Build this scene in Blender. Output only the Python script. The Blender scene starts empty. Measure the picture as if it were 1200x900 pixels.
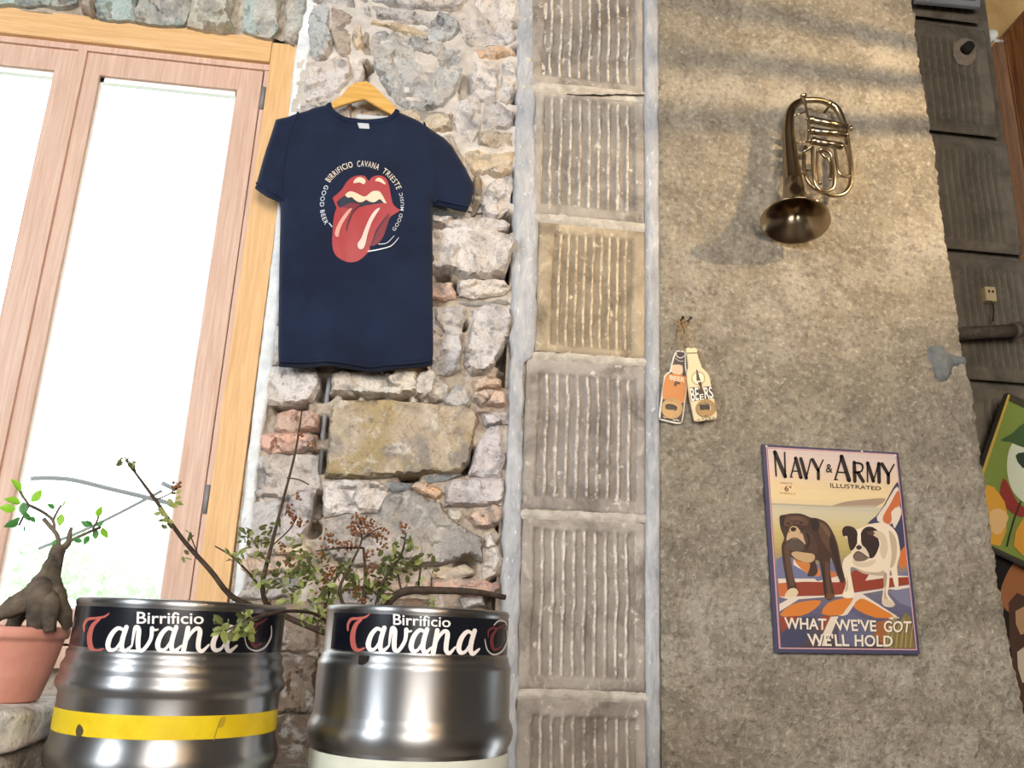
import bpy, bmesh, math, random
import numpy as np
from mathutils import Vector, Matrix, noise, geometry

C = bpy.context.scene
COL = C.collection
random.seed(7)

# ------------------------------------------------------------------ camera
# the camera stands 2.6 m in front of the stone wall (world plane y = 0), eye height 1.25 m,
# pitched up 16 degrees and rolled a little; axes below are the world axes seen from it
CAM = np.array([0.0, -2.6, 1.25])
AU = np.array([145, -3450, 1000.0]); AU /= np.linalg.norm(AU)
AX = np.array([9400, 700, 1000.0]); AX -= (AX @ AU) * AU; AX /= np.linalg.norm(AX)
AY = np.cross(AU, AX)
cam_d = bpy.data.cameras.new('camera')
cam = bpy.data.objects.new('camera', cam_d); COL.objects.link(cam)
cam_d.sensor_width = 36; cam_d.lens = 30; cam_d.clip_start = 0.05; cam_d.clip_end = 200
m = Matrix.Identity(4)
for i, v in enumerate(((AX[0], AY[0], AU[0]), (-AX[1], -AY[1], -AU[1]), (-AX[2], -AY[2], -AU[2]))):
    for j in range(3): m[j][i] = v[j]
for j in range(3): m[j][3] = CAM[j]
cam.matrix_world = m
C.camera = cam

# ------------------------------------------------------------------ sky, lights, exposure
C.view_settings.view_transform = 'Standard'; C.view_settings.look = 'None'
C.view_settings.exposure = 0.0; C.view_settings.gamma = 1.0; C.view_settings.use_curve_mapping = False
w = bpy.data.worlds.new('world'); C.world = w; w.use_nodes = True
bg = w.node_tree.nodes['Background']
bg.inputs['Color'].default_value = (0.93, 0.97, 1.0, 1); bg.inputs['Strength'].default_value = 4.5

def area(name, loc, target, sx, sy, power, col, portal=False):
    l = bpy.data.lights.new(name, 'AREA'); l.shape = 'RECTANGLE'; l.size = sx; l.size_y = sy; l.energy = power; l.color = col
    o = bpy.data.objects.new(name, l); COL.objects.link(o); o.location = loc
    o.rotation_euler = (Vector(target) - Vector(loc)).to_track_quat('-Z', 'Y').to_euler()
    if portal: l.cycles.is_portal = True
    return o
def spot(name, loc, target, power, col, ang, blend, r):
    l = bpy.data.lights.new(name, 'SPOT'); l.energy = power; l.color = col; l.spot_size = math.radians(ang); l.spot_blend = blend; l.shadow_soft_size = r
    o = bpy.data.objects.new(name, l); COL.objects.link(o); o.location = loc
    o.rotation_euler = (Vector(target) - Vector(loc)).to_track_quat('-Z', 'Y').to_euler()
    return o
area('window_portal', (-1.23, 0.45, 2.15), (-1.23, -1, 2.15), 1.5, 2.0, 1, (1, 1, 1), True)
area('side_window_light', (-3.8, -4.4, 2.9), (0.2, -0.2, 1.9), 1.6, 2.2, 300, (0.88, 0.95, 1.0))
area('rear_window_light', (0.5, -5.7, 2.7), (0.5, 0, 1.9), 2.2, 2.4, 235, (1.0, 0.955, 0.89))
spot('unseen_slat_lamp_light', (2.55, -1.35, 3.30), (1.30, 0.0, 2.95), 190, (1.0, 0.74, 0.42), 66, 1.0, 0.014)  # warm lamp out of view; added slats band its light

# ------------------------------------------------------------------ helpers
def lin(c):
    return tuple(((x / 255) / 12.92 if x / 255 <= 0.04045 else ((x / 255 + 0.055) / 1.055) ** 2.4) for x in c[:3]) + (1.0,)
def ray(px, py):
    d = np.array([px - 600, py - 450, 1000.0])
    return np.array([d @ AX, d @ AY, d @ AU])
def W(px, py, y=0.0):
    """point of the world plane y = const that the photograph shows at (px, py)"""
    d = ray(px, py); t = (y - CAM[1]) / d[1]
    return Vector(CAM + t * d)
def fbm(x, y, z=0.0, o=4):
    return noise.fractal(Vector((x, y, z)), 1.0, 2.0, o)

def link_mesh(name, me, mat=None, parent=None):
    o = bpy.data.objects.new(name, me); COL.objects.link(o)
    if mat is not None:
        for mm in (mat if isinstance(mat, (list, tuple)) else [mat]): me.materials.append(mm)
    if parent is not None: o.parent = parent
    return o
def mesh(name, verts, faces, mat=None, parent=None, smooth=False, mi=None):
    me = bpy.data.meshes.new(name)
    me.from_pydata([tuple(v) for v in verts], [], faces)
    if mi is not None: me.polygons.foreach_set('material_index', mi)
    if smooth: me.polygons.foreach_set('use_smooth', [True] * len(me.polygons))
    me.update()
    o = link_mesh(name, me, mat, parent)
    return o
def from_bm(name, bm, mat=None, parent=None, smooth=False):
    me = bpy.data.meshes.new(name); bm.to_mesh(me); bm.free()
    if smooth: me.polygons.foreach_set('use_smooth', [True] * len(me.polygons))
    return link_mesh(name, me, mat, parent)
def fix_normals(o):
    bm = bmesh.new(); bm.from_mesh(o.data); bmesh.ops.recalc_face_normals(bm, faces=bm.faces); bm.to_mesh(o.data); bm.free()
def box_bm(bm, lo, hi, bev=0.0):
    g = bmesh.ops.create_cube(bm, size=1)
    vs = g['verts']
    for v in vs:
        v.co = Vector([(lo[i] + hi[i]) / 2 + v.co[i] * (hi[i] - lo[i]) for i in range(3)])
    if bev > 0:
        es = list({e for v in vs for e in v.link_edges})
        bmesh.ops.bevel(bm, geom=es, offset=bev, segments=2, affect='EDGES', profile=0.7)
def box(name, lo, hi, mat, parent=None, bev=0.0):
    bm = bmesh.new(); box_bm(bm, lo, hi, bev)
    return from_bm(name, bm, mat, parent)
def empty(name, loc):
    o = bpy.data.objects.new(name, None); COL.objects.link(o); o.location = loc; o.empty_display_size = 0.05
    return o
def keep(child, parent):
    """parent with the child's world place kept"""
    child.parent = parent
    child.matrix_parent_inverse = Matrix.Translation(parent.location).inverted() if parent.type == 'EMPTY' else Matrix.Identity(4)
    return child
def tag(o, label=None, cat=None, group=None, kind=None):
    if label: o['label'] = label
    if cat: o['category'] = cat
    if group: o['group'] = group
    if kind: o['kind'] = kind
    return o
def smooth_loop(pts, n=5, closed=True):
    P = [Vector(p) for p in pts]; out = []; N = len(P)
    rng = range(N) if closed else range(N - 1)
    for i in rng:
        if closed: a, b, c, d = P[i - 1], P[i], P[(i + 1) % N], P[(i + 2) % N]
        else: a, b, c, d = P[max(i - 1, 0)], P[i], P[i + 1], P[min(i + 2, N - 1)]
        for k in range(n):
            t = k / n
            out.append(0.5 * ((2 * b) + (c - a) * t + (2 * a - 5 * b + 4 * c - d) * t * t + (3 * b - a - 3 * c + d) * t ** 3))
    if not closed: out.append(P[-1])
    return out
def subdiv_loop(pts, step):
    out = []
    for i, p in enumerate(pts):
        q = pts[(i + 1) % len(pts)]
        n = max(1, int((Vector(q) - Vector(p)).length / step))
        for k in range(n): out.append(Vector(p).lerp(Vector(q), k / n))
    return out
def fill_poly(pts, spacing=None, rnd=None):
    """triangulate a 2D outline, with inner points every `spacing`; returns 2D verts, faces, n_outline"""
    P = [Vector((p[0], p[1])) for p in pts]
    V = list(P); E = [(i, (i + 1) % len(P)) for i in range(len(P))]
    if spacing:
        A = np.array([[p.x, p.y] for p in P]); B = np.roll(A, -1, 0)
        lo, hi = A.min(0), A.max(0)
        gx = np.arange(lo[0] + spacing * .5, hi[0], spacing); gy = np.arange(lo[1] + spacing * .5, hi[1], spacing)
        if len(gx) and len(gy):
            G = np.array([(x + (spacing * .5 if j % 2 else 0), y) for j, y in enumerate(gy) for x in gx])
            if rnd is not None: G += rnd.uniform(-spacing * .25, spacing * .25, G.shape)
            ins = np.zeros(len(G), bool)
            for a, b in zip(A, B):
                c = (a[1] > G[:, 1]) != (b[1] > G[:, 1])
                if b[1] != a[1]:
                    ins ^= c & (G[:, 0] < (b[0] - a[0]) * (G[:, 1] - a[1]) / (b[1] - a[1]) + a[0])
            d = edge_dist(G, A, B)
            V += [Vector(g) for g in G[ins & (d > spacing * .45)]]
    vo, eo, fo, ov, oe, of = geometry.delaunay_2d_cdt(V, E, [], 1, 1e-6)
    return [Vector(v) for v in vo], [list(f) for f in fo]
def edge_dist(G, A, B):
    d = np.full(len(G), 1e9)
    for a, b in zip(A, B):
        ab = b - a; t = np.clip(((G - a) @ ab) / max(ab @ ab, 1e-12), 0, 1)
        d = np.minimum(d, np.linalg.norm(G - (a + t[:, None] * ab), axis=1))
    return d
def frames(P):
    T = [(P[min(i + 1, len(P) - 1)] - P[max(i - 1, 0)]).normalized() for i in range(len(P))]
    n = T[0].orthogonal().normalized(); out = []
    for t in T:
        n = (n - t * n.dot(t)).normalized(); out.append((n, t.cross(n)))
    return out
def tube_data(P, R, seg=10, cap=True, closed=False):
    P = [Vector(p) for p in P]
    if not hasattr(R, '__len__'): R = [R] * len(P)
    V, F = [], []
    for (p, r, (a, b)) in zip(P, R, frames(P)):
        for k in range(seg):
            t = 2 * math.pi * k / seg
            V.append(p + a * (r * math.cos(t)) + b * (r * math.sin(t)))
    n = len(P)
    for i in range(n if closed else n - 1):
        j = (i + 1) % n
        for k in range(seg):
            F.append((i * seg + k, i * seg + (k + 1) % seg, j * seg + (k + 1) % seg, j * seg + k))
    if cap and not closed:
        F.append(tuple(range(seg))[::-1]); F.append(tuple(range((n - 1) * seg, n * seg)))
    return V, F
class MB:
    def __init__(s): s.v, s.f = [], []
    def add(s, V, F):
        o = len(s.v); s.v += [Vector(v) for v in V]; s.f += [tuple(i + o for i in f) for f in F]; return s
    def tube(s, P, R, seg=10, cap=True): return s.add(*tube_data(P, R, seg, cap))
    def build(s, name, mat, parent=None, smooth=True):
        o = mesh(name, s.v, s.f, mat, None, smooth); fix_normals(o)
        if parent is not None: keep(o, parent)
        return o
def resample_r(R, n):
    x = np.linspace(0, 1, n); return list(np.interp(x, np.linspace(0, 1, len(R)), R))
def stube(mb, pts, R, seg=10, n=6):
    P = smooth_loop(pts, n, False)
    mb.tube(P, resample_r(R, len(P)) if hasattr(R, '__len__') else R, seg)
def lathe_data(prof, seg=64, center=(0, 0, 0), a0=0, a1=2 * math.pi):
    full = abs(a1 - a0 - 2 * math.pi) < 1e-6
    n = seg if full else seg + 1; V, F = [], []
    for r, z in prof:
        for k in range(n):
            a = a0 + (a1 - a0) * k / seg
            V.append((center[0] + r * math.cos(a), center[1] + r * math.sin(a), center[2] + z))
    for i in range(len(prof) - 1):
        for k in range(seg):
            k2 = (k + 1) % n
            F.append((i * n + k, i * n + k2, (i + 1) * n + k2, (i + 1) * n + k))
    return V, F
def prism(name, pts2, y0, y1, mat, parent=None, bev=0.0, smooth=False):
    """outline given as world (x, z), thickness from y0 (front) to y1 (back)"""
    bm = bmesh.new()
    vs = [bm.verts.new((p[0], y0, p[1])) for p in pts2]
    f = bm.faces.new(vs)
    r = bmesh.ops.extrude_face_region(bm, geom=[f])
    for g in r['geom']:
        if isinstance(g, bmesh.types.BMVert): g.co.y = y1
    bmesh.ops.recalc_face_normals(bm, faces=bm.faces)
    if bev > 0:
        es = [e for e in bm.edges if abs(e.verts[0].co.y - e.verts[1].co.y) < 1e-6 and abs(e.verts[0].co.y - y0) < 1e-6]
        bmesh.ops.bevel(bm, geom=es, offset=bev, segments=2, affect='EDGES')
    o = from_bm(name, bm, mat, None, smooth)
    if parent is not None: keep(o, parent)
    return o
def px_outline(pts, y):
    return [(v.x, v.z) for v in (W(p[0], p[1], y) for p in pts)]

# ------------------------------------------------------------------ materials
class Mat:
    def __init__(s, name, color=(200, 200, 200), rough=0.6, metal=0.0, spec=0.5):
        s.m = bpy.data.materials.new(name); s.m.use_nodes = True; s.t = s.m.node_tree; s.n = s.t.nodes
        s.b = s.n['Principled BSDF']; s.b.inputs['Base Color'].default_value = lin(color)
        s.b.inputs['Roughness'].default_value = rough; s.b.inputs['Metallic'].default_value = metal
        s.b.inputs['Specular IOR Level'].default_value = spec
        s.co = None
    def L(s, a, b): s.t.links.new(a, b)
    def coord(s, scale=(1, 1, 1), kind='Object'):
        tc = s.n.new('ShaderNodeTexCoord'); mp = s.n.new('ShaderNodeMapping'); mp.inputs['Scale'].default_value = scale
        s.L(tc.outputs[kind], mp.inputs['Vector']); return mp.outputs['Vector']
    def noise(s, scale, detail=4, rough=0.55, vec=None, dist=0.0):
        n = s.n.new('ShaderNodeTexNoise'); n.inputs['Scale'].default_value = scale; n.inputs['Detail'].default_value = detail
        n.inputs['Roughness'].default_value = rough; n.inputs['Distortion'].default_value = dist
        s.L(vec if vec is not None else s.coord(), n.inputs['Vector']); return n.outputs['Fac']
    def ramp(s, fac, stops):
        r = s.n.new('ShaderNodeValToRGB'); el = r.color_ramp.elements
        while len(el) < len(stops): el.new(0.5)
        for e, (p, c) in zip(el, stops):
            e.position = p; e.color = lin(c) if not isinstance(c, float) else (c, c, c, 1)
        s.L(fac, r.inputs['Fac']); return r.outputs['Color']
    def mix(s, fac, a, b, mode='MIX'):
        x = s.n.new('ShaderNodeMix'); x.data_type = 'RGBA'; x.blend_type = mode
        for sock, v in ((x.inputs['Factor'], fac), (x.inputs['A'], a), (x.inputs['B'], b)):
            if isinstance(v, (int, float)): sock.default_value = v
            elif isinstance(v, tuple): sock.default_value = v
            else: s.L(v, sock)
        return x.outputs['Result']
    def base(s, c): s.L(c, s.b.inputs['Base Color']); return s
    def bump(s, h, strength=0.5, dist=0.01):
        b = s.n.new('ShaderNodeBump'); b.inputs['Strength'].default_value = strength; b.inputs['Distance'].default_value = dist
        s.L(h, b.inputs['Height']); s.L(b.outputs['Normal'], s.b.inputs['Normal']); return s
    def rough(s, c): s.L(c, s.b.inputs['Roughness']); return s
FLAT = {}
def flat(c, rough=0.5, name='print_ink'):
    k = (c, rough)
    if k not in FLAT: FLAT[k] = Mat(name, c, rough).m
    return FLAT[k]

def stone_mat():
    s = Mat('rubble_stone', rough=0.85, spec=0.25)
    oi = s.n.new('ShaderNodeObjectInfo'); v0 = s.coord()
    ad = s.n.new('ShaderNodeVectorMath'); ad.operation = 'MULTIPLY_ADD'; ad.inputs[1].default_value = (1, 1, 1)
    sc = s.n.new('ShaderNodeVectorMath'); sc.operation = 'SCALE'; sc.inputs[0].default_value = (9, 5, 7); s.L(oi.outputs['Random'], sc.inputs['Scale'])
    s.L(v0, ad.inputs[0]); s.L(sc.outputs[0], ad.inputs[2]); v = ad.outputs[0]
    n1 = s.noise(9, 6, 0.62, v, 0.6); n2 = s.noise(38, 5, 0.6, v); n3 = s.noise(3.2, 3, 0.5, v, 1.5)
    c = s.mix(s.ramp(n1, [(0.32, 0.0), (0.5, 0.8), (0.64, 1.0)]), (0.60, 0.58, 0.56, 1), (1.04, 1.03, 1.02, 1))
    c = s.mix(1.0, oi.outputs['Color'], c, 'MULTIPLY')
    c = s.mix(s.ramp(n3, [(0.46, 0.0), (0.60, 0.55)]), c, lin((196, 182, 168)))
    c = s.mix(s.ramp(s.noise(5, 3, 0.5, v, 2.5), [(0.55, 0.0), (0.66, 0.6)]), c, lin((116, 116, 118)))
    c = s.mix(s.ramp(s.noise(17, 6, 0.7, v, 0.4), [(0.54, 0.0), (0.64, 0.55)]), c, lin((220, 216, 208)))
    wv = s.noise(11, 3, 0.6, v, 3.0); c = s.mix(s.ramp(wv, [(0.475, 0.0), (0.497, 0.4), (0.503, 0.4), (0.525, 0.0)]), c, lin((92, 86, 80)))
    c = s.mix(s.ramp(n2, [(0.28, 0.6), (0.42, 0.0)]), c, lin((80, 76, 72)))
    s.base(c); s.bump(s.mix(0.5, n1, n2), 0.7, 0.02); return s.m
def mortar_mat():
    s = Mat('lime_mortar', rough=0.95, spec=0.15); v = s.coord()
    n = s.noise(7, 5, 0.6, v, 0.8); n2 = s.noise(55, 4, 0.6, v)
    c = s.ramp(n, [(0.3, (122, 110, 99)), (0.48, (174, 161, 146)), (0.66, (202, 193, 180))])
    c = s.mix(s.ramp(n2, [(0.3, 0.5), (0.5, 0.0)]), c, lin((96, 84, 72)))
    s.base(c); s.bump(n2, 0.6, 0.012); return s.m
def plaster_mat():
    s = Mat('rough_plaster', rough=0.9, spec=0.2); v = s.coord()
    a = s.noise(2.2, 5, 0.6, v, 0.7); b = s.noise(60, 5, 0.65, s.coord((1, 1, 1.0))); g = s.noise(13, 5, 0.62, v, 0.5)
    c = s.ramp(a, [(0.3, (140, 131, 116)), (0.5, (166, 156, 139)), (0.7, (184, 176, 162))])
    c = s.mix(s.ramp(g, [(0.38, 0.5), (0.56, 0.0)]), c, lin((116, 108, 96)))
    c = s.mix(s.ramp(b, [(0.54, 0.0), (0.68, 0.55)]), c, lin((214, 206, 190))); c = s.mix(s.ramp(b, [(0.34, 0.55), (0.46, 0.0)]), c, lin((104, 96, 84)))  # pale and dark speckle stands in for light on the stucco relief
    s.base(c); s.bump(b, 0.9, 0.02); return s.m
def block_mat(name, lo, mid, hi, ochre, tip):
    s = Mat(name, rough=0.88, spec=0.2); v = s.coord(); oi = s.n.new('ShaderNodeObjectInfo')
    a = s.noise(6, 5, 0.6, v, 0.6); b = s.noise(70, 4, 0.6, v); st = s.noise(26, 4, 0.65, s.coord((1, 1, 0.45)), 0.6)
    c = s.ramp(a, [(0.3, lo), (0.5, mid), (0.7, hi)])
    c = s.mix(s.ramp(st, [(0.56, 0.0), (0.68, 0.55)]), c, lin(ochre))
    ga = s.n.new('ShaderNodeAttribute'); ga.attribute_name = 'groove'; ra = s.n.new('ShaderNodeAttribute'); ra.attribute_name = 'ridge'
    c = s.mix(s.ramp(ga.outputs['Fac'], [(0.2, 0.0), (0.9, 0.42)]), c, lin(lo))  # shade between the ribs put into the colour: grooves darkened
    wn = s.ramp(s.noise(34, 5, 0.68, v), [(0.42, 0.0), (0.58, 0.65)]); c = s.mix(s.mix(1.0, s.ramp(ra.outputs['Fac'], [(0.5, 0.0), (0.95, 1.0)]), wn, 'MULTIPLY'), c, lin(tip))  # ridge tips lightened in patches, standing in for light on the ribs
    c = s.mix(s.ramp(s.noise(24, 6, 0.7, v), [(0.60, 0.0), (0.68, 0.7)]), c, lin(tip))
    c = s.mix(1.0, c, oi.outputs['Color'], 'MULTIPLY')
    s.base(c); s.bump(b, 0.5, 0.006); return s.m
def paint_strip_mat():
    s = Mat('grey_cement_strip', rough=0.8, spec=0.3); v = s.coord((1, 1, 0.25))
    a = s.noise(28, 5, 0.7, v, 0.4); b = s.noise(90, 4, 0.6, s.coord((1, 1, 0.4))); g = s.noise(3, 3, 0.5)
    c = s.ramp(a, [(0.3, (144, 146, 152)), (0.5, (174, 176, 181)), (0.66, (194, 195, 198))])
    c = s.mix(s.ramp(b, [(0.62, 0.0), (0.72, 0.8)]), c, lin((222, 224, 224)))
    c = s.mix(s.ramp(g, [(0.5, 0.0), (0.7, 0.4)]), c, lin((138, 144, 150)))
    s.base(c); s.bump(a, 0.5, 0.008); return s.m
def wood_mat(name, a, b, c, axis=(14, 14, 0.7), rough=0.5):
    s = Mat(name, rough=rough, spec=0.35); v = s.coord(axis)
    n = s.noise(4.5, 5, 0.6, v, 1.2); n2 = s.noise(16, 4, 0.6, v, 0.3)
    col = s.ramp(n, [(0.3, a), (0.5, b), (0.7, c)])
    col = s.mix(s.ramp(n2, [(0.35, 0.35), (0.5, 0.0)]), col, lin(a))
    s.base(col); s.bump(n2, 0.08, 0.004); return s.m
def metal_mat(name, col, rough, streak=(1, 1, 30), amt=0.16, aniso=0):
    s = Mat(name, col, rough, 1.0); n = s.noise(9, 4, 0.6, s.coord(streak)); n2 = s.noise(6, 5, 0.65)
    r = s.n.new('ShaderNodeMapRange'); r.inputs['To Min'].default_value = max(0.05, rough - amt * .5); r.inputs['To Max'].default_value = rough + amt
    if aniso:
        tg = s.n.new('ShaderNodeTangent'); tg.direction_type = 'RADIAL'; tg.axis = 'Z'; s.L(tg.outputs[0], s.b.inputs['Tangent']); s.b.inputs['Anisotropic'].default_value = aniso; s.b.inputs['Anisotropic Rotation'].default_value = 0.25
    s.L(n2, r.inputs['Value']); s.rough(r.outputs['Result']); s.bump(n, 0.06, 0.002)
    return s.m
def fabric_mat(name, c, c2):
    s = Mat(name, c, 0.9, 0, 0.2); n = s.noise(7, 4, 0.6); f = s.noise(900, 2)
    s.base(s.ramp(n, [(0.35, c), (0.65, c2)])); s.bump(f, 0.25, 0.001)
    s.b.inputs['Sheen Weight'].default_value = 0.08; s.b.inputs['Sheen Roughness'].default_value = 0.6
    return s.m
def noisy(name, a, b, scale=12, rough=0.8, bump=0.3, dist=0.006, spec=0.3):
    s = Mat(name, a, rough, 0, spec); n = s.noise(scale, 5, 0.62, None, 0.4)
    s.base(s.ramp(n, [(0.33, a), (0.67, b)])); s.bump(n, bump, dist); return s.m
def leaf_mat(name, a, b):
    s = Mat(name, a, 0.45); oi = s.n.new('ShaderNodeObjectInfo'); n = s.noise(30, 3)
    s.base(s.ramp(n, [(0.35, a), (0.65, b)]))
    tr = s.n.new('ShaderNodeBsdfTranslucent'); mx = s.n.new('ShaderNodeMixShader'); mx.inputs['Fac'].default_value = 0.45
    tr.inputs['Color'].default_value = lin(b)
    s.L(s.b.outputs[0], mx.inputs[1]); s.L(tr.outputs[0], mx.inputs[2]); s.L(mx.outputs[0], s.n['Material Output'].inputs['Surface'])
    return s.m
def glass_mat():
    mm = bpy.data.materials.new('window_glass'); mm.use_nodes = True; t = mm.node_tree; t.nodes.clear()
    o = t.nodes.new('ShaderNodeOutputMaterial'); a = t.nodes.new('ShaderNodeBsdfTransparent'); g = t.nodes.new('ShaderNodeBsdfGlossy')
    g.inputs['Roughness'].default_value = 0.02; a.inputs['Color'].default_value = (0.97, 0.99, 0.98, 1)
    x = t.nodes.new('ShaderNodeMixShader'); x.inputs['Fac'].default_value = 0.05
    t.links.new(a.outputs[0], x.inputs[1]); t.links.new(g.outputs[0], x.inputs[2]); t.links.new(x.outputs[0], o.inputs['Surface'])
    return mm
def emit_mat(name, col, st):
    mm = bpy.data.materials.new(name); mm.use_nodes = True; b = mm.node_tree.nodes['Principled BSDF']
    b.inputs['Base Color'].default_value = col; b.inputs['Emission Color'].default_value = col; b.inputs['Emission Strength'].default_value = st
    return mm

M = dict(
    stone=stone_mat(), mortar=mortar_mat(), plaster=plaster_mat(), strip=paint_strip_mat(), joint=noisy('pale_joint_mortar', (168, 160, 148), (204, 198, 188), 30, .9, .5, .008), pointing=noisy('lime_pointing', (178, 169, 159), (216, 210, 203), 11, .95, .6, .015),
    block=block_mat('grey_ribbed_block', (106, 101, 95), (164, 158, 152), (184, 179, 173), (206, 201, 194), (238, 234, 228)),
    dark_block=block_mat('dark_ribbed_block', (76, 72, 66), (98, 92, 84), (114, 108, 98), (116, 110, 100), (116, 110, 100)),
    lime=noisy('white_lime', (206, 212, 216), (236, 240, 242), 22, 0.9, 0.6, 0.012),
    pine=wood_mat('pine_casing', (206, 162, 112), (220, 178, 126), (228, 190, 142)),
    pine_h=wood_mat('pine_casing_head', (206, 162, 112), (220, 178, 126), (228, 190, 142), (0.7, 14, 14)),
    sash=wood_mat('sash_wood', (196, 160, 140), (208, 176, 158), (218, 190, 174)),
    gasket=Mat('grey_gasket', (150, 140, 138), 0.6).m, white_line=Mat('white_bead', (236, 238, 236), 0.5).m,
    glass=glass_mat(), hanger=wood_mat('hanger_wood', (206, 156, 78), (226, 178, 98), (236, 192, 116), (0.8, 10, 10), 0.4),
    navy=fabric_mat('navy_cotton', (18, 27, 50), (24, 36, 62)),
    keg=metal_mat('keg_steel', (160, 160, 161), 0.34, (1, 1, 30), .10, .7), keg_dark=metal_mat('keg_lid_steel', (140, 138, 134), 0.3),
    band=Mat('keg_label_black', (14, 17, 26), 0.22).m, yellow=noisy('yellow_tape', (206, 176, 20), (226, 200, 40), 14, 0.4, 0.1, 0.002),
    brass=metal_mat('tarnished_nickel', (168, 150, 124), 0.20, (1, 1, 1), 0.12),
    terracotta=noisy('terracotta', (192, 130, 114), (204, 148, 132), 16, 0.75, 0.1, 0.003), soil=noisy('soil', (60, 46, 36), (96, 78, 62), 60, 0.95, 0.8, 0.01),
    bark=noisy('bonsai_bark', (44, 38, 34), (112, 100, 86), 16, 0.9, 0.6, 0.01), twig=noisy('twig_bark', (52, 42, 36), (84, 70, 58), 40, 0.85, 0.4, 0.004),
    leaf=leaf_mat('bonsai_leaf', (110, 176, 40), (160, 214, 60)), leaf_dark=leaf_mat('bonsai_leaf_dark', (52, 110, 50), (84, 150, 74)),
    shrub=leaf_mat('shrub_leaf', (74, 80, 46), (118, 124, 74)), shrub2=leaf_mat('shrub_leaf_pale', (140, 156, 84), (186, 194, 120)),
    berry=noisy('dry_berries', (104, 66, 40), (146, 92, 58), 80, 0.6, 0.2, 0.002),
    steel=metal_mat('opener_steel', (150, 128, 96), 0.34, (1, 1, 1), 0.1), twine=noisy('jute_twine', (150, 120, 84), (184, 156, 116), 200, 0.95, 0.5, 0.001),
    iron=noisy('dark_iron', (56, 48, 42), (92, 80, 70), 30, 0.6, 0.3, 0.003), dark=noisy('dark_gap', (20, 18, 16), (34, 30, 26), 6, 0.9, 0.1, 0.003),
    brown=wood_mat('brown_board', (74, 44, 22), (104, 66, 34), (126, 84, 46)), ochre=noisy('ochre_wall', (190, 156, 104), (214, 182, 128), 5, 0.9, 0.3, 0.008),
    room=noisy('room_plaster', (104, 102, 100), (124, 122, 120), 3, 0.9, 0.2, 0.004), floor=wood_mat('floor_boards', (44, 32, 24), (58, 43, 32), (72, 54, 40), (0.7, 8, 8)),
    grass=noisy('grass', (190, 196, 178), (214, 216, 204), 20, 0.9, 0.5, 0.02), hedge=leaf_mat('hedge_leaf', (150, 186, 140), (200, 222, 190)),
    gray=Mat('grey_metal', (128, 130, 136), 0.5).m, ivory=Mat('ivory_plastic', (176, 160, 124), 0.5).m, sill=noisy('white_sill', (206, 206, 202), (226, 226, 222), 10, 0.8, 0.2, 0.004),
    bluegrey=noisy('blue_grey_patch', (92, 96, 98), (118, 120, 120), 30, 0.9, 0.6, 0.008),
    cream=Mat('cream_board', (222, 204, 166), 0.6).m, white_edge=Mat('white_board', (226, 218, 206), 0.6).m,
)

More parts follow.
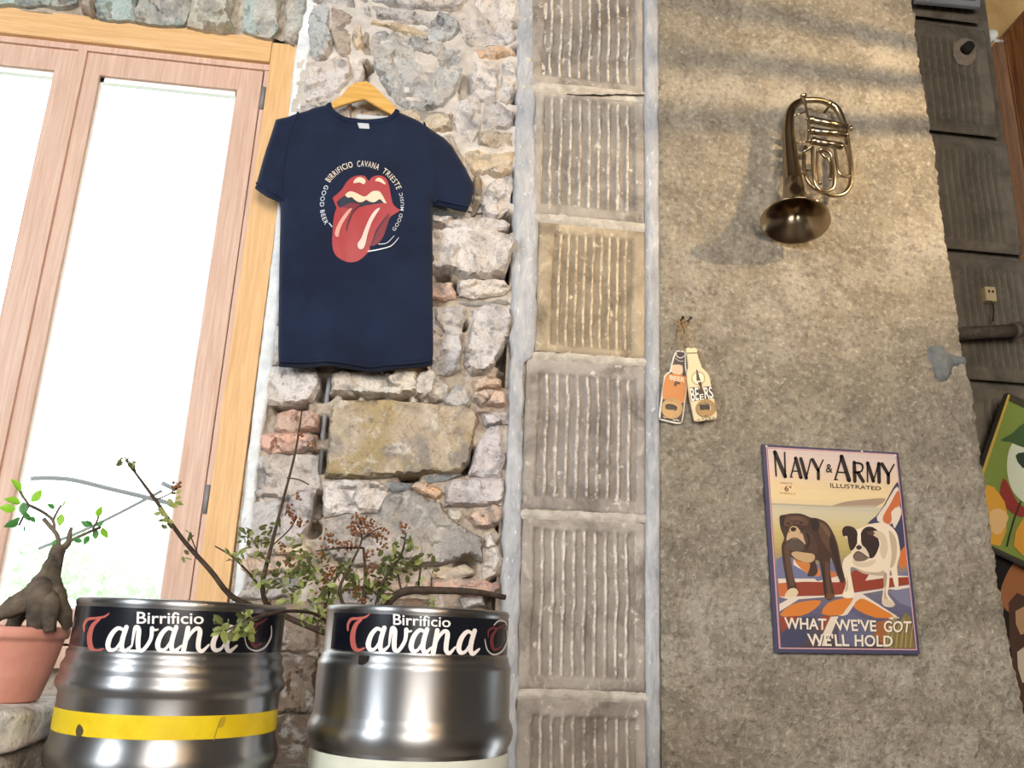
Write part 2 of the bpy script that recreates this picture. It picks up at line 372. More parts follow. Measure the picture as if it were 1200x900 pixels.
# ------------------------------------------------------------------ print layers (flat ink on a surface)
_txt = {}
def text_shape(s, bold=0.0, space=1.0):
    k = (s, bold, space)
    if k not in _txt:
        cu = bpy.data.curves.new('t', 'FONT'); cu.body = s; cu.offset = bold; cu.space_character = space; cu.resolution_u = 4
        o = bpy.data.objects.new('t', cu); COL.objects.link(o)
        dg = bpy.context.evaluated_depsgraph_get(); me = bpy.data.meshes.new_from_object(o.evaluated_get(dg))
        V = np.array([v.co[:2] for v in me.vertices]); F = [tuple(p.vertices) for p in me.polygons]
        bpy.data.objects.remove(o); bpy.data.curves.remove(cu); bpy.data.meshes.remove(me)
        _txt[k] = (V, F)
    return _txt[k]
class Print:
    """layers of ink; `at` maps photo points to the surface, lifted by `off` along its normal"""
    def __init__(s, at, base=0.0006, step=0.00022): s.at, s.base, s.step, s.k = at, base, step, 0; s.v, s.f, s.mi, s.mats = [], [], [], []
    def _mat(s, c, rough):
        mm = flat(c, rough)
        if mm not in s.mats: s.mats.append(mm)
        return s.mats.index(mm)
    def put(s, V, F, c, rough=0.5, lift=True):
        off = s.base + s.step * s.k; o = len(s.v); mi = s._mat(c, rough)
        s.v += [s.at(p[0], p[1], off) for p in V]; s.f += [tuple(i + o for i in f) for f in F]; s.mi += [mi] * len(F)
        if lift: s.k += 1
    def poly(s, pts, c, sm=4, spacing=None, rough=0.5, lift=True, T=None):
        if T: pts = [T(*p) for p in pts]
        P = smooth_loop([(p[0], p[1], 0) for p in pts], sm) if sm > 1 else [Vector((p[0], p[1], 0)) for p in pts]
        if spacing: P = subdiv_loop(P, spacing)
        V, F = fill_poly(P, spacing); s.put(V, F, c, rough, lift)
    def stroke(s, pts, wd, c, sm=5, rough=0.5, lift=True, T=None):
        if T: pts = [T(*p) for p in pts]
        P = smooth_loop([(p[0], p[1], 0) for p in pts], sm, False)
        wd = resample_r(wd, len(P)) if hasattr(wd, '__len__') else [wd] * len(P)
        V, F = [], []
        for i, p in enumerate(P):
            t = (P[min(i + 1, len(P) - 1)] - P[max(i - 1, 0)]).normalized(); n = Vector((-t.y, t.x, 0))
            V += [p + n * wd[i] / 2, p - n * wd[i] / 2]
        for i in range(len(P) - 1): F.append((2 * i, 2 * i + 1, 2 * i + 3, 2 * i + 2))
        for e, sg in ((0, -1), (len(P) - 1, 1)):          # round ends
            p = P[e]; b = len(V); t = (P[min(e + 1, len(P) - 1)] - P[max(e - 1, 0)]).normalized() * sg; n = Vector((-t.y, t.x, 0))
            V += [p + (n * math.cos(a) + t * math.sin(a)) * wd[e] / 2 for a in [math.pi * q / 6 for q in range(7)]]
            F.append(tuple(range(b, b + 7)))
        s.put(V, F, c, rough, lift)
    def text(s, st, quad, c, bold=0.0, rough=0.5, lift=True, T=None, shear=0.0):
        """text stretched into the quad (top-left, top-right, bottom-right, bottom-left)"""
        if T: quad = [T(*p) for p in quad]
        V, F = text_shape(st, bold); lo, hi = V.min(0), V.max(0); tl, tr, br, bl = [np.array(q, float) for q in quad]
        out = []
        for v in V:
            a = (v[0] - lo[0]) / (hi[0] - lo[0]); b = (v[1] - lo[1]) / (hi[1] - lo[1])
            out.append((bl * (1 - a) + br * a) * (1 - b) + (tl * (1 - a) + tr * a) * b)
        s.put(out, F, c, rough, lift)
    def arc_text(s, st, cx, cy, rad, a0, a1, h, c, bold=0.0, outside=True, T=None, squash=1.0):
        """letters along a circle, angles in degrees clockwise from the top"""
        V, F = text_shape(st, bold, 1.18); lo, hi = V.min(0), V.max(0); out = []
        for v in V:
            a = math.radians(a0 + (a1 - a0) * (v[0] - lo[0]) / (hi[0] - lo[0])); b = (v[1] - lo[1]) / (hi[1] - lo[1]) - .5
            rr = rad + (b if outside else -b) * h
            p = (cx + rr * math.sin(a), cy - rr * math.cos(a)); out.append(T(*p) if T else p)
        s.put(out, F, c, 0.6, False)
    def build(s, name, parent):
        o = mesh(name, s.v, s.f, s.mats, None, False, s.mi)
        return keep(o, parent)
def scaled(ox, oy, k): return lambda x, y: (ox + x / k, oy + y / k)

# ================================================================== THE SETTING
R3 = np.random.RandomState(3)
def structure(o, label=None, cat=None): return tag(o, label, cat, None, 'structure')

# room shell around and behind the camera
structure(box('floor', (-4, -6, -0.1), (4.6, 0, 0), M['floor']))
structure(box('ceiling', (-4, -6, 4.9), (4.6, 1.2, 5.0), M['floor']))
structure(box('wall_left', (-4.15, -6, 0), (-4, 0.0, 4.9), M['room']))
structure(box('wall_right', (4.6, -6, 0), (4.75, 1.2, 4.9), M['room']))
structure(box('wall_back', (-4, -6.15, 0), (4.6, -6, 4.9), M['room']))

# front wall: core with the window opening (x -1.95..-0.55, z 1.20..3.16)
WX0, WX1, WZ0, WZ1 = -1.93, -0.56, 1.20, 3.16
bm = bmesh.new()
box_bm(bm, (-4, 0.10, 0), (WX0, 0.5, 4.9)); box_bm(bm, (WX1, 0.30, 0), (1.78, 0.5, 4.9))
box_bm(bm, (WX0, 0.10, 0), (WX1, 0.5, WZ0)); box_bm(bm, (WX0, 0.10, WZ1), (WX1, 0.22, 4.9))
wall = structure(from_bm('wall_front', bm, M['mortar']))

CAVITY = [(433, 58, 5, .06), (430, 80, 6, .05), (547, 100, 9, .03), (549, 112, 8, .03), (503, 42, 5, .06), (603, 115, 7, .08), (602, 140, 5, .07), (598, 228, 7, .08), (594, 258, 8, .08), (598, 310, 10, .09), (590, 322, 7, .08),
          (535, 336, 5, .07), (520, 325, 6, .05), (543, 380, 4, .07), (592, 415, 10, .09), (596, 440, 8, .08), (545, 545, 6, .08), (552, 530, 5, .07), (480, 558, 7, .06), (593, 540, 5, .08), (594, 612, 8, .08), (593, 640, 6, .06), (545, 665, 8, .04),
          (440, 466, 6, .06), (500, 472, 6, .06), (470, 470, 6, .06), (410, 465, 5, .06), (366, 620, 6, .07), (370, 600, 5, .05), (586, 690, 8, .07), (581, 706, 8, .06), (330, 476, 6, .04), (350, 477, 6, .04), (604, 30, 4, .05), (606, 60, 5, .05),
          (106, 20, 4, .04), (281, 45, 5, .05), (329, 50, 5, .06), (427, 92, 4, .04), (378, 455, 9, .06), (378, 500, 8, .06), (376, 540, 8, .06), (374, 590, 8, .06), (596, 205, 5, .05)]
cav = [(W(a, b).x, W(a, b).z, c * 0.0034, d * 2.2) for a, b, c, d in CAVITY]
def mortar_grid(name, x0, x1, z0, z1, y, st, parent, mat=None):
    nx, nz = int((x1 - x0) / st) + 1, int((z1 - z0) / st) + 1
    V, F = [], []
    cs = np.array(cav)
    for j in range(nz):
        for i in range(nx):
            x = x0 + (x1 - x0) * i / (nx - 1); z = z0 + (z1 - z0) * j / (nz - 1)
            d = np.hypot(cs[:, 0] - x, cs[:, 1] - z) / cs[:, 2]
            dep = float(np.max(cs[:, 3] * np.clip(1.5 - d, 0, 1)))
            h = fbm(x * 9, z * 9, 2) * 0.012 + fbm(x * 45, z * 45, 5, 3) * 0.005
            V.append((x, y - h + dep, z))
    for j in range(nz - 1):
        for i in range(nx - 1):
            a = j * nx + i; F.append((a, a + 1, a + nx + 1, a + nx))
    return keep(mesh(name, V, F, mat or M['mortar'], None, True), parent)
mortar_grid('mortar', -0.502, 0.36, 0.6, 2.62, 0.010, 0.007, wall); mortar_grid('pointing', -0.502, 0.36, 2.60, 3.75, -0.002, 0.007, wall, M['pointing'])
mortar_grid('mortar', -2.1, -0.50, 3.20, 3.75, 0.02, 0.012, wall)

def stone(pts, col, proud=0.014, rough=1.0, y=0.0, parent=None, name='stone', smoothing=3, spacing=None):
    q = [W(p[0], p[1], y) for p in pts]; P = [Vector((v.x, v.z, 0)) for v in q]; cc = sum(P, Vector()) / len(P); sd0 = R3.uniform(0, 50)
    P = [p + (p - cc).normalized() * .006 for p in P]
    P = subdiv_loop(P, 0.03); P = [p + Vector((noise.noise(p * 17 + Vector((sd0, 0, 0))), noise.noise(p * 17 + Vector((0, sd0, 5))), 0)) * .008 for p in P]
    P = subdiv_loop(P, 0.010); sd = R3.uniform(0, 50)
    P = [p + Vector((fbm(p.x * 26, p.y * 26, sd), fbm(p.x * 26, p.y * 26, sd + 9), 0)) * 0.008 * rough for p in P]
    A = np.array([[p.x, p.y] for p in P]); size = (A.max(0) - A.min(0))
    sp = spacing or float(np.clip(min(size) / 11, 0.0055, 0.009))
    V, F = fill_poly(P, sp, R3)
    G = np.array([[v.x, v.y] for v in V]); d = edge_dist(G, A, np.roll(A, -1, 0))
    tx, tz = R3.uniform(-.08, .08, 2) * rough; c = A.mean(0)
    out = []
    for g, dd in zip(G, d):
        e = min(1, dd / 0.007)
        wx, wz = g[0] + fbm(g[0] * 9, g[1] * 9, sd + 3) * .03, g[1] + fbm(g[0] * 9, g[1] * 9, sd + 5) * .03
        _, pv = noise.voronoi(Vector((wx * 10, wz * 14, sd))); f1 = noise.noise(pv[0] * 3.1) ; f2 = noise.noise(pv[0] * 3.1 + Vector((7, 3, 1))); f3 = noise.noise(pv[0] * 2.7 + Vector((1, 9, 4)))
        fac = f1 * .014 + (wx - pv[0].x / 10) * f2 * .55 + (wz - pv[0].y / 14) * f3 * .55
        h = proud * e + rough ** 1.5 * e * (fac + fbm(g[0] * 14, g[1] * 20, sd) * 0.005 + fbm(g[0] * 60, g[1] * 60, sd) * 0.0028) + ((g[0] - c[0]) * tx + (g[1] - c[1]) * tz) * e
        out.append(Vector((g[0], y - h, g[1])))
    n = len(out)
    # back skirt
    edges = {}
    for f in F:
        for i in range(len(f)):
            a, b = f[i], f[(i + 1) % len(f)]
            if (b, a) in edges: del edges[(b, a)]
            else: edges[(a, b)] = 1
    mp = {}
    for a, b in edges:
        for k in (a, b):
            if k not in mp: mp[k] = len(out); out.append(Vector((out[k].x, y + 0.07, out[k].z)))
    F = [tuple(f) for f in F] + [(b, a, mp[a], mp[b]) for a, b in edges]
    o = mesh(name, out, F, M['stone'], None, False); fix_normals(o)
    o.data.polygons.foreach_set('use_smooth', [True] * len(o.data.polygons)); o.data.set_sharp_from_angle(angle=math.radians(24))
    k = R3.uniform(.93, 1.06); lc = lin(col); o.color = (min(1, lc[0] * k), min(1, lc[1] * k), min(1, lc[2] * k), 1)
    return keep(o, parent if parent else wall)
G1, G2, G3 = (208, 204, 204), (194, 191, 192), (218, 213, 211)      # greys
BG, SND, OCH = (184, 188, 190), (212, 194, 166), (176, 158, 122)    # blue grey, sand, ochre
LIL, PNK, BRK, SLT = (206, 200, 204), (216, 190, 172), (210, 172, 156), (132, 138, 142)
GRN = (176, 192, 190)
STONES = [
 # left strip beside the window
 ([(366, -40), (412, -40), (413, 8), (400, 9), (386, 2), (368, 4)], G2), ([(366, 8), (384, 4), (386, 20), (388, 45), (384, 70), (365, 72), (362, 50), (362, 28)], BG),
 ([(388, 6), (400, 11), (414, 22), (412, 48), (413, 60), (405, 69), (396, 62), (389, 45)], (170, 156, 144)), ([(361, 75), (384, 73), (396, 66), (404, 72), (412, 66), (411, 90), (400, 104), (392, 112), (370, 117), (357, 122), (357, 98)], G3),
 ([(418, 30), (426, 34), (424, 55), (418, 62), (415, 45)], SND), ([(426, 36), (434, 42), (434, 62), (430, 76), (424, 70), (426, 55)], SND), ([(416, 66), (424, 74), (426, 88), (420, 96), (414, 94), (413, 80)], G3),
 ([(352, 125), (384, 120), (412, 126), (414, 175), (384, 190), (350, 186)], G2), ([(346, 192), (384, 194), (414, 182), (412, 250), (340, 256)], G1), ([(338, 262), (410, 256), (408, 300), (334, 312)], SND), ([(332, 320), (408, 306), (404, 372), (326, 378)], G2), ([(326, 384), (390, 378), (388, 424), (322, 428)], G1),
 ([(318, 432), (330, 429), (366, 431), (373, 440), (374, 456), (366, 470), (346, 473), (318, 475), (314, 455)], G3), ([(328, 484), (346, 481), (374, 485), (374, 504), (346, 506), (324, 503)], BRK), ([(309, 510), (322, 508), (371, 509), (369, 528), (345, 531), (320, 529), (307, 526)], BRK),
 ([(305, 538), (320, 534), (371, 535), (373, 550), (370, 571), (340, 585), (310, 588), (300, 580), (299, 556)], G2), ([(299, 592), (325, 588), (330, 596), (326, 624), (300, 632), (293, 620)], G2), ([(334, 594), (346, 577), (366, 578), (365, 600), (358, 622), (353, 634), (331, 638), (331, 615)], LIL),
 ([(290, 638), (320, 642), (322, 650), (288, 650)], G2), ([(285, 654), (324, 652), (352, 656), (350, 671), (300, 673), (282, 669)], PNK), ([(296, 678), (347, 677), (345, 701), (276, 702)], G2), ([(326, 642), (352, 640), (362, 640), (360, 652), (330, 650)], SND),
 ([(300, 706), (374, 705), (372, 762), (292, 765)], (150, 130, 112)), ([(296, 770), (371, 768), (368, 832), (290, 836)], (140, 124, 108)), ([(290, 842), (368, 838), (366, 905), (286, 908)], (134, 116, 100)), ([(376, 708), (440, 706), (440, 770), (374, 768)], (146, 126, 108)), ([(372, 775), (440, 776), (440, 850), (370, 848)], (136, 120, 104)), ([(370, 856), (440, 858), (440, 930), (366, 928)], (136, 120, 104)),
 # main field, top to bottom
 ([(417, -30), (480, -40), (546, -34), (547, 2), (538, 13), (524, 16), (500, 13), (472, 10), (450, 6), (428, 2), (418, -6)], G2), ([(556, -40), (579, -40), (581, 5), (578, 20), (562, 19), (555, 10)], G3), ([(584, -40), (604, -40), (605, 10), (603, 24), (590, 23), (583, 21), (584, 5)], G3),
 ([(430, 8), (450, 10), (472, 14), (499, 20), (506, 28), (502, 33), (480, 28), (458, 25), (436, 24), (428, 17)], G2), ([(434, 28), (460, 29), (490, 34), (500, 39), (498, 45), (480, 42), (455, 36), (436, 34)], SND),
 ([(508, 23), (520, 19), (531, 22), (536, 35), (533, 47), (518, 50), (506, 49), (503, 36)], BG), ([(537, 17), (545, 15), (558, 24), (600, 28), (603, 44), (600, 53), (575, 53), (552, 51), (541, 44), (538, 30)], G3),
 ([(437, 41), (452, 39), (470, 43), (490, 47), (500, 53), (515, 51), (524, 59), (544, 58), (547, 70), (542, 85), (537, 98), (532, 112), (522, 122), (505, 129), (480, 128), (462, 118), (449, 98), (441, 80), (436, 60)], BG),
 ([(556, 60), (570, 57), (598, 58), (603, 62), (602, 68), (585, 70), (562, 70)], (206, 174, 144)), ([(554, 74), (564, 72), (583, 74), (583, 95), (579, 117), (565, 119), (556, 110), (554, 92)], G3), ([(588, 76), (600, 74), (603, 90), (602, 110), (597, 124), (586, 119), (587, 95)], G1),
 ([(541, 121), (552, 113), (561, 118), (564, 140), (561, 160), (552, 167), (541, 160), (533, 145), (534, 130)], G3), ([(567, 122), (578, 119), (590, 126), (600, 133), (601, 145), (597, 151), (580, 152), (567, 149)], G1), ([(563, 157), (580, 154), (598, 157), (599, 171), (590, 175), (562, 174)], (158, 150, 130)),
 ([(538, 176), (560, 179), (600, 179), (599, 200), (585, 209), (572, 204), (556, 207), (548, 193)], SND), ([(571, 220), (585, 211), (598, 205), (601, 215), (597, 240), (590, 250), (580, 255), (567, 252), (563, 238)], G1), ([(556, 208), (564, 209), (563, 235), (557, 251), (552, 252), (554, 225)], (160, 142, 122)),
 ([(440, 170), (530, 160), (548, 205), (545, 240), (500, 234), (440, 238)], G2), ([(420, 240), (500, 240), (502, 300), (420, 304)], G1), ([(415, 310), (500, 306), (502, 368), (410, 372)], SND), ([(405, 378), (502, 372), (504, 426), (400, 430)], G2), ([(424, 130), (470, 130), (530, 134), (528, 155), (430, 166)], SND),
 ([(506, 238), (518, 236), (546, 246), (550, 252), (540, 255), (520, 250), (506, 247)], (188, 200, 208)), ([(505, 253), (530, 257), (560, 256), (590, 258), (597, 263), (590, 267), (560, 268), (530, 266), (505, 266)], G3),
 ([(504, 270), (540, 269), (575, 271), (597, 279), (600, 290), (597, 305), (587, 321), (570, 326), (550, 325), (530, 319), (504, 319)], G3, .03), ([(538, 330), (560, 328), (590, 331), (597, 338), (588, 346), (560, 350), (540, 348), (537, 338)], G3), ([(503, 333), (530, 333), (532, 344), (530, 350), (503, 350)], BRK), ([(540, 353), (592, 351), (596, 356), (570, 358), (540, 357)], SLT, .008),
 ([(503, 361), (539, 359), (545, 366), (542, 385), (541, 405), (539, 431), (528, 437), (503, 437)], G2), ([(556, 366), (575, 359), (598, 363), (597, 385), (589, 405), (579, 425), (565, 437), (552, 439), (547, 425), (546, 405), (554, 385)], G1, .03),
 ([(390, 440), (402, 434), (440, 437), (480, 437), (486, 440), (487, 460), (470, 466), (420, 463), (390, 461)], (220, 212, 200), .03), ([(489, 439), (512, 440), (526, 455), (522, 470), (500, 469), (488, 464)], (212, 204, 194), .03), ([(525, 463), (536, 454), (547, 456), (549, 474), (535, 476), (523, 473)], BG),
 ([(554, 446), (575, 441), (586, 447), (584, 454), (557, 457)], (206, 180, 156)), ([(555, 461), (568, 458), (574, 466), (566, 477), (556, 470)], PNK, .03), ([(576, 459), (590, 459), (592, 472), (585, 476), (573, 472)], PNK, .03), ([(562, 481), (572, 479), (571, 486), (564, 486)], PNK), ([(566, 488), (580, 484), (592, 483), (592, 495), (580, 499), (572, 497)], LIL),
 ([(392, 470), (420, 470), (460, 472), (500, 475), (545, 478), (555, 485), (559, 494), (555, 505), (553, 520), (545, 543), (535, 554), (500, 554), (470, 557), (420, 560), (384, 560), (385, 530), (388, 500)], OCH, .030, .42), ([(575, 503), (583, 500), (588, 515), (588, 540), (585, 559), (565, 559), (553, 555), (553, 540), (557, 525), (568, 511)], LIL),
 ([(522, 570), (530, 565), (555, 562), (587, 561), (590, 575), (587, 590), (565, 592), (540, 593), (522, 591)], LIL, .025, .6), ([(484, 571), (495, 567), (510, 571), (518, 578), (514, 588), (500, 580), (488, 576)], (208, 172, 142)), ([(380, 564), (400, 563), (440, 565), (452, 573), (452, 588), (440, 599), (410, 600), (382, 605)], G3),
 ([(384, 609), (410, 604), (444, 602), (455, 582), (480, 577), (500, 584), (515, 592), (525, 606), (545, 620), (561, 629), (565, 645), (562, 659), (545, 652), (525, 659), (500, 661), (470, 667), (430, 664), (395, 655), (380, 635)], (166, 162, 158), .035), ([(456, 567), (470, 565), (482, 568), (475, 574), (460, 576)], SLT, .01), ([(496, 559), (520, 556), (540, 557), (525, 562), (505, 564)], SLT, .01),
 ([(526, 597), (541, 598), (541, 605), (535, 612), (528, 608)], (216, 210, 200)), ([(547, 604), (560, 599), (580, 595), (587, 600), (585, 612), (570, 617), (555, 616)], PNK, .03), ([(569, 632), (576, 628), (582, 641), (583, 655), (578, 671), (569, 676), (567, 655)], G3), ([(505, 669), (520, 664), (545, 665), (556, 669), (555, 675), (530, 676), (510, 677)], SND), ([(508, 681), (540, 679), (577, 681), (581, 690), (576, 697), (540, 695), (505, 692)], BRK, .025),
 ([(542, 703), (564, 702), (567, 711), (545, 713)], G2), ([(455, 682), (500, 681), (502, 694), (455, 697), (432, 690)], PNK), ([(386, 662), (430, 670), (450, 677), (428, 690), (395, 690), (383, 676)], PNK), ([(383, 695), (425, 694), (452, 700), (430, 720), (382, 722)], G2), ([(458, 701), (538, 699), (538, 722), (455, 724)], (150, 130, 112)), ([(445, 730), (590, 722), (588, 800), (442, 800)], (146, 130, 114)), ([(444, 806), (588, 806), (586, 930), (442, 930)], (140, 124, 110)),
 # above the window
 ([(-60, -50), (88, -50), (88, 2), (80, 5), (60, 6), (0, 3), (-60, -4)], GRN), ([(95, -10), (107, -4), (111, 14), (106, 17), (98, 10)], (140, 130, 118)), ([(113, -50), (158, -50), (157, 0), (158, 22), (130, 21), (113, 17)], GRN), ([(161, -50), (225, -50), (226, 2), (220, 14), (213, 27), (190, 27), (162, 24)], (150, 166, 166)), ([(229, -50), (274, -50), (272, 4), (267, 15), (274, 34), (260, 35), (240, 33), (221, 30), (225, 17)], (174, 182, 168)), ([(289, -50), (327, -50), (327, 10), (324, 33), (317, 44), (300, 40), (286, 35)], GRN), ([(336, -40), (361, -40), (359, 8), (352, 38), (345, 52), (335, 45)], (188, 194, 190)), ([(-230, -60), (-66, -52), (-66, -6), (-230, -26)], GRN),
]
for st in STONES: stone(*st)

# white lime edge between the casing and the stones
def ribbon(name, left, right, y, mat, parent, nz=160, nx=8, amp=0.006, fq=20, edge=0.010, depth=0.05, seed=1):
    """vertical band between two photo-space edges lying on the wall plane"""
    la, ra = np.array([W(*p, y)[:] for p in left]), np.array([W(*p, y)[:] for p in right])
    z0, z1 = min(la[:, 2].min(), ra[:, 2].min()), max(la[:, 2].max(), ra[:, 2].max())
    so = lambda A, z: np.interp(z, A[np.argsort(A[:, 2]), 2], A[np.argsort(A[:, 2]), 0])
    V, F = [], []
    for j in range(nz):
        z = z0 + (z1 - z0) * j / (nz - 1)
        xl = so(la, z) + fbm(z * 14, seed, 1) * edge * .6; xr = so(ra, z) + fbm(z * 14, seed + 5, 1) * edge * .6
        row = [(xl, y + depth, z)]
        for i in range(nx):
            t = i / (nx - 1); x = xl + (xr - xl) * t
            h = fbm(x * fq * 2, z * fq, seed, 4) * amp - (0.006 if i in (0, nx - 1) else 0)
            row.append((x, y - h, z))
        row.append((xr, y + depth, z)); V += row
    n = nx + 2
    for j in range(nz - 1):
        for i in range(n - 1): a = j * n + i; F.append((a, a + 1, a + n + 1, a + n))
    o = mesh(name, V, F, mat, None, True); return keep(o, parent)
ribbon('lime_edge', [(360, -40), (357, 0), (346, 62), (331, 190), (315, 330), (300, 450), (292, 520), (273, 700), (262, 800)], [(376, -40), (373, 0), (361, 70), (356, 110), (344, 200), (331, 330), (315, 460), (305, 520), (295, 620), (285, 700), (274, 800)], -0.006, M['lime'], wall, 200, 7, 0.008, 16, .004)

# thin grey conduit in the gap between the stones
mb = MB(); mb.tube([W(389, 425, .02), W(384, 460, .02), W(379, 502, .02), W(374, 560, .035)], .0075, 10)
tag(mb.build('conduit_pipe', M['gray']), 'thin grey conduit in the mortar gap below the shirt hem', 'pipe')

# ------------------------------------------------------------------ window
win = empty('window_1', (-1.22, 0.05, 1.2)); structure(win)
def wbox(name, lo, hi, mat, bev=0.004, parent=None):
    return keep(box(name, lo, hi, mat, None, bev), parent or win)
wbox('head_casing', (-2.05, 0.018, 3.108), (-0.600, 0.075, 3.210), M['pine_h'], .006)
wbox('side_casing', (-0.5985, 0.014, 1.10), (-0.508, 0.075, 3.185), M['pine'], .006)
wbox('side_casing', (-2.03, 0.014, 1.10), (-1.935, 0.075, 3.108), M['pine'], .006)
wbox('frame_head', (-1.935, 0.035, 3.085), (-0.5985, 0.10, 3.108), M['sash'], .002)
wbox('frame_jamb', (-0.617, 0.040, 1.12), (-0.5985, 0.10, 3.10), M['sash'], .002)
wbox('frame_jamb', (-1.935, 0.040, 1.12), (-1.915, 0.10, 3.10), M['sash'], .002)
wbox('frame_sill', (-1.935, 0.03, 1.10), (-0.5985, 0.12, 1.16), M['sash'], .004)
def sash(x0, x1, gx0, gx1, hx):
    s = keep(box('sash', (x0, 0.046, 3.003), (x1, 0.092, 3.092), M['sash'], None, .005), win)      # top rail carries the sash
    z0 = 1.165
    for a, b in ((x0, gx0), (gx1, x1)): wbox('stile', (a, 0.045, z0), (b, 0.092, 3.092), M['sash'], .005, s)
    wbox('bottom_rail', (gx0, 0.046, z0), (gx1, 0.092, 1.262), M['sash'], .005, s)
    for a, b, c, d in ((gx0, gx0 + .012, 1.262, 3.003), (gx1 - .006, gx1, 1.262, 3.003), (gx0, gx1, 2.985, 3.003), (gx0, gx1, 1.262, 1.272)):
        wbox('bead', (a, 0.060, c), (b, 0.080, d), M['white_line'], 0, s)
    wbox('pane', (gx0, 0.068, 1.262), (gx1, 0.074, 3.003), M['glass'], 0, s)
sash(-1.912, -1.222, -1.75, -1.303, 0); sash(-1.217, -0.622, -1.155, -0.703, 0)
wbox('meeting_cover', (-1.236, 0.036, 1.165), (-1.206, 0.05, 3.09), M['sash'], .004)
for zz in (2.93, 1.55):
    mb = MB(); mb.tube([Vector((-0.610, 0.036, zz)), Vector((-0.610, 0.036, zz + .085))], .0075, 12); mb.build('hinge', M['gray'], win)
structure(box('window_sill', (-1.93, 0.10, 1.14), (-0.56, 0.55, 1.245), M['sill'], None, .01))

keep(box('reveal_lining', (-1.93, 0.10, 3.10), (-0.56, 0.19, 3.162), M['sill']), win)
for a in ((-1.94, -1.915), (-0.60, -0.555)): keep(box('reveal_lining', (a[0], .10, 1.2), (a[1], .52, 3.16), M['sill']), win)
# ------------------------------------------------------------------ outside
structure(box('ground', (-14, 0.5, 0.30), (9, 30, 0.42), M['grass']))
def hedge(cx, cy, z0, wd, ht, n, seed):
    r = np.random.RandomState(seed); V, F = [], []
    for i in range(n):
        u, v = r.uniform(-1, 1), r.uniform(0, 1)
        p = Vector((cx + u * wd, cy + r.uniform(-.5, .5), z0 + v * ht * (1 - .35 * abs(math.sin(u * 5 + seed)))))
        a, b = Vector(r.normal(size=3)).normalized() * .05, Vector(r.normal(size=3)).normalized() * .035
        k = len(V); V += [p - a, p + b, p + a, p - b]; F.append((k, k + 1, k + 2, k + 3))
    return tag(mesh('hedge', V, F, M['hedge']), None, None, None, 'stuff')
tag(hedge(-4.2, 6.5, .4, 3.6, 1.75, 9000, 2), 'sunlit pale green hedge outside the window', 'hedge')
aw = empty('awning_frame', W(110, 600, 2.6))
def bar(name, pts, r):
    mb = MB(); stube(mb, [W(a, b, d) for a, b, d in pts], r, 8, 5); mb.build(name, M['gray'], aw)
bar('cross_bar', [(20, 561, 2.6), (76, 561, 2.6), (130, 573, 2.6), (200, 590, 2.6), (330, 625, 2.6)], .014); bar('stay_bar', [(45, 643, 2.6), (110, 616, 2.6), (190, 575, 2.6)], .009); bar('stay_bar', [(190, 566, 2.6), (215, 578, 2.6)], .014)
mb = MB(); mb.tube([W(330, 625, 2.6), Vector((W(330, 625, 2.6).x, 2.6, 0.42))], .03, 8); mb.build('post', M['gray'], aw)
tag(aw, 'thin grey awning frame bars outside the window', 'frame')

def patch(name, pts, y, mat, parent, h=.004):
    q = [W(*p, y) for p in pts]; P = subdiv_loop(smooth_loop([(v.x, v.z, 0) for v in q], 4), .008)
    P = [p + Vector((fbm(p.x * 50, p.y * 50, 1), fbm(p.x * 50, p.y * 50, 8), 0)) * .005 for p in P]
    V, F = fill_poly(P, .008); A = np.array([[p.x, p.y] for p in P]); G = np.array([[v.x, v.y] for v in V]); d = edge_dist(G, A, np.roll(A, -1, 0))
    return keep(mesh(name, [(g[0], y + .006 - min(1, dd / .012) * (h + .006) - fbm(g[0] * 40, g[1] * 40, 2) * .002, g[1]) for g, dd in zip(G, d)], F, mat, None, True), parent)
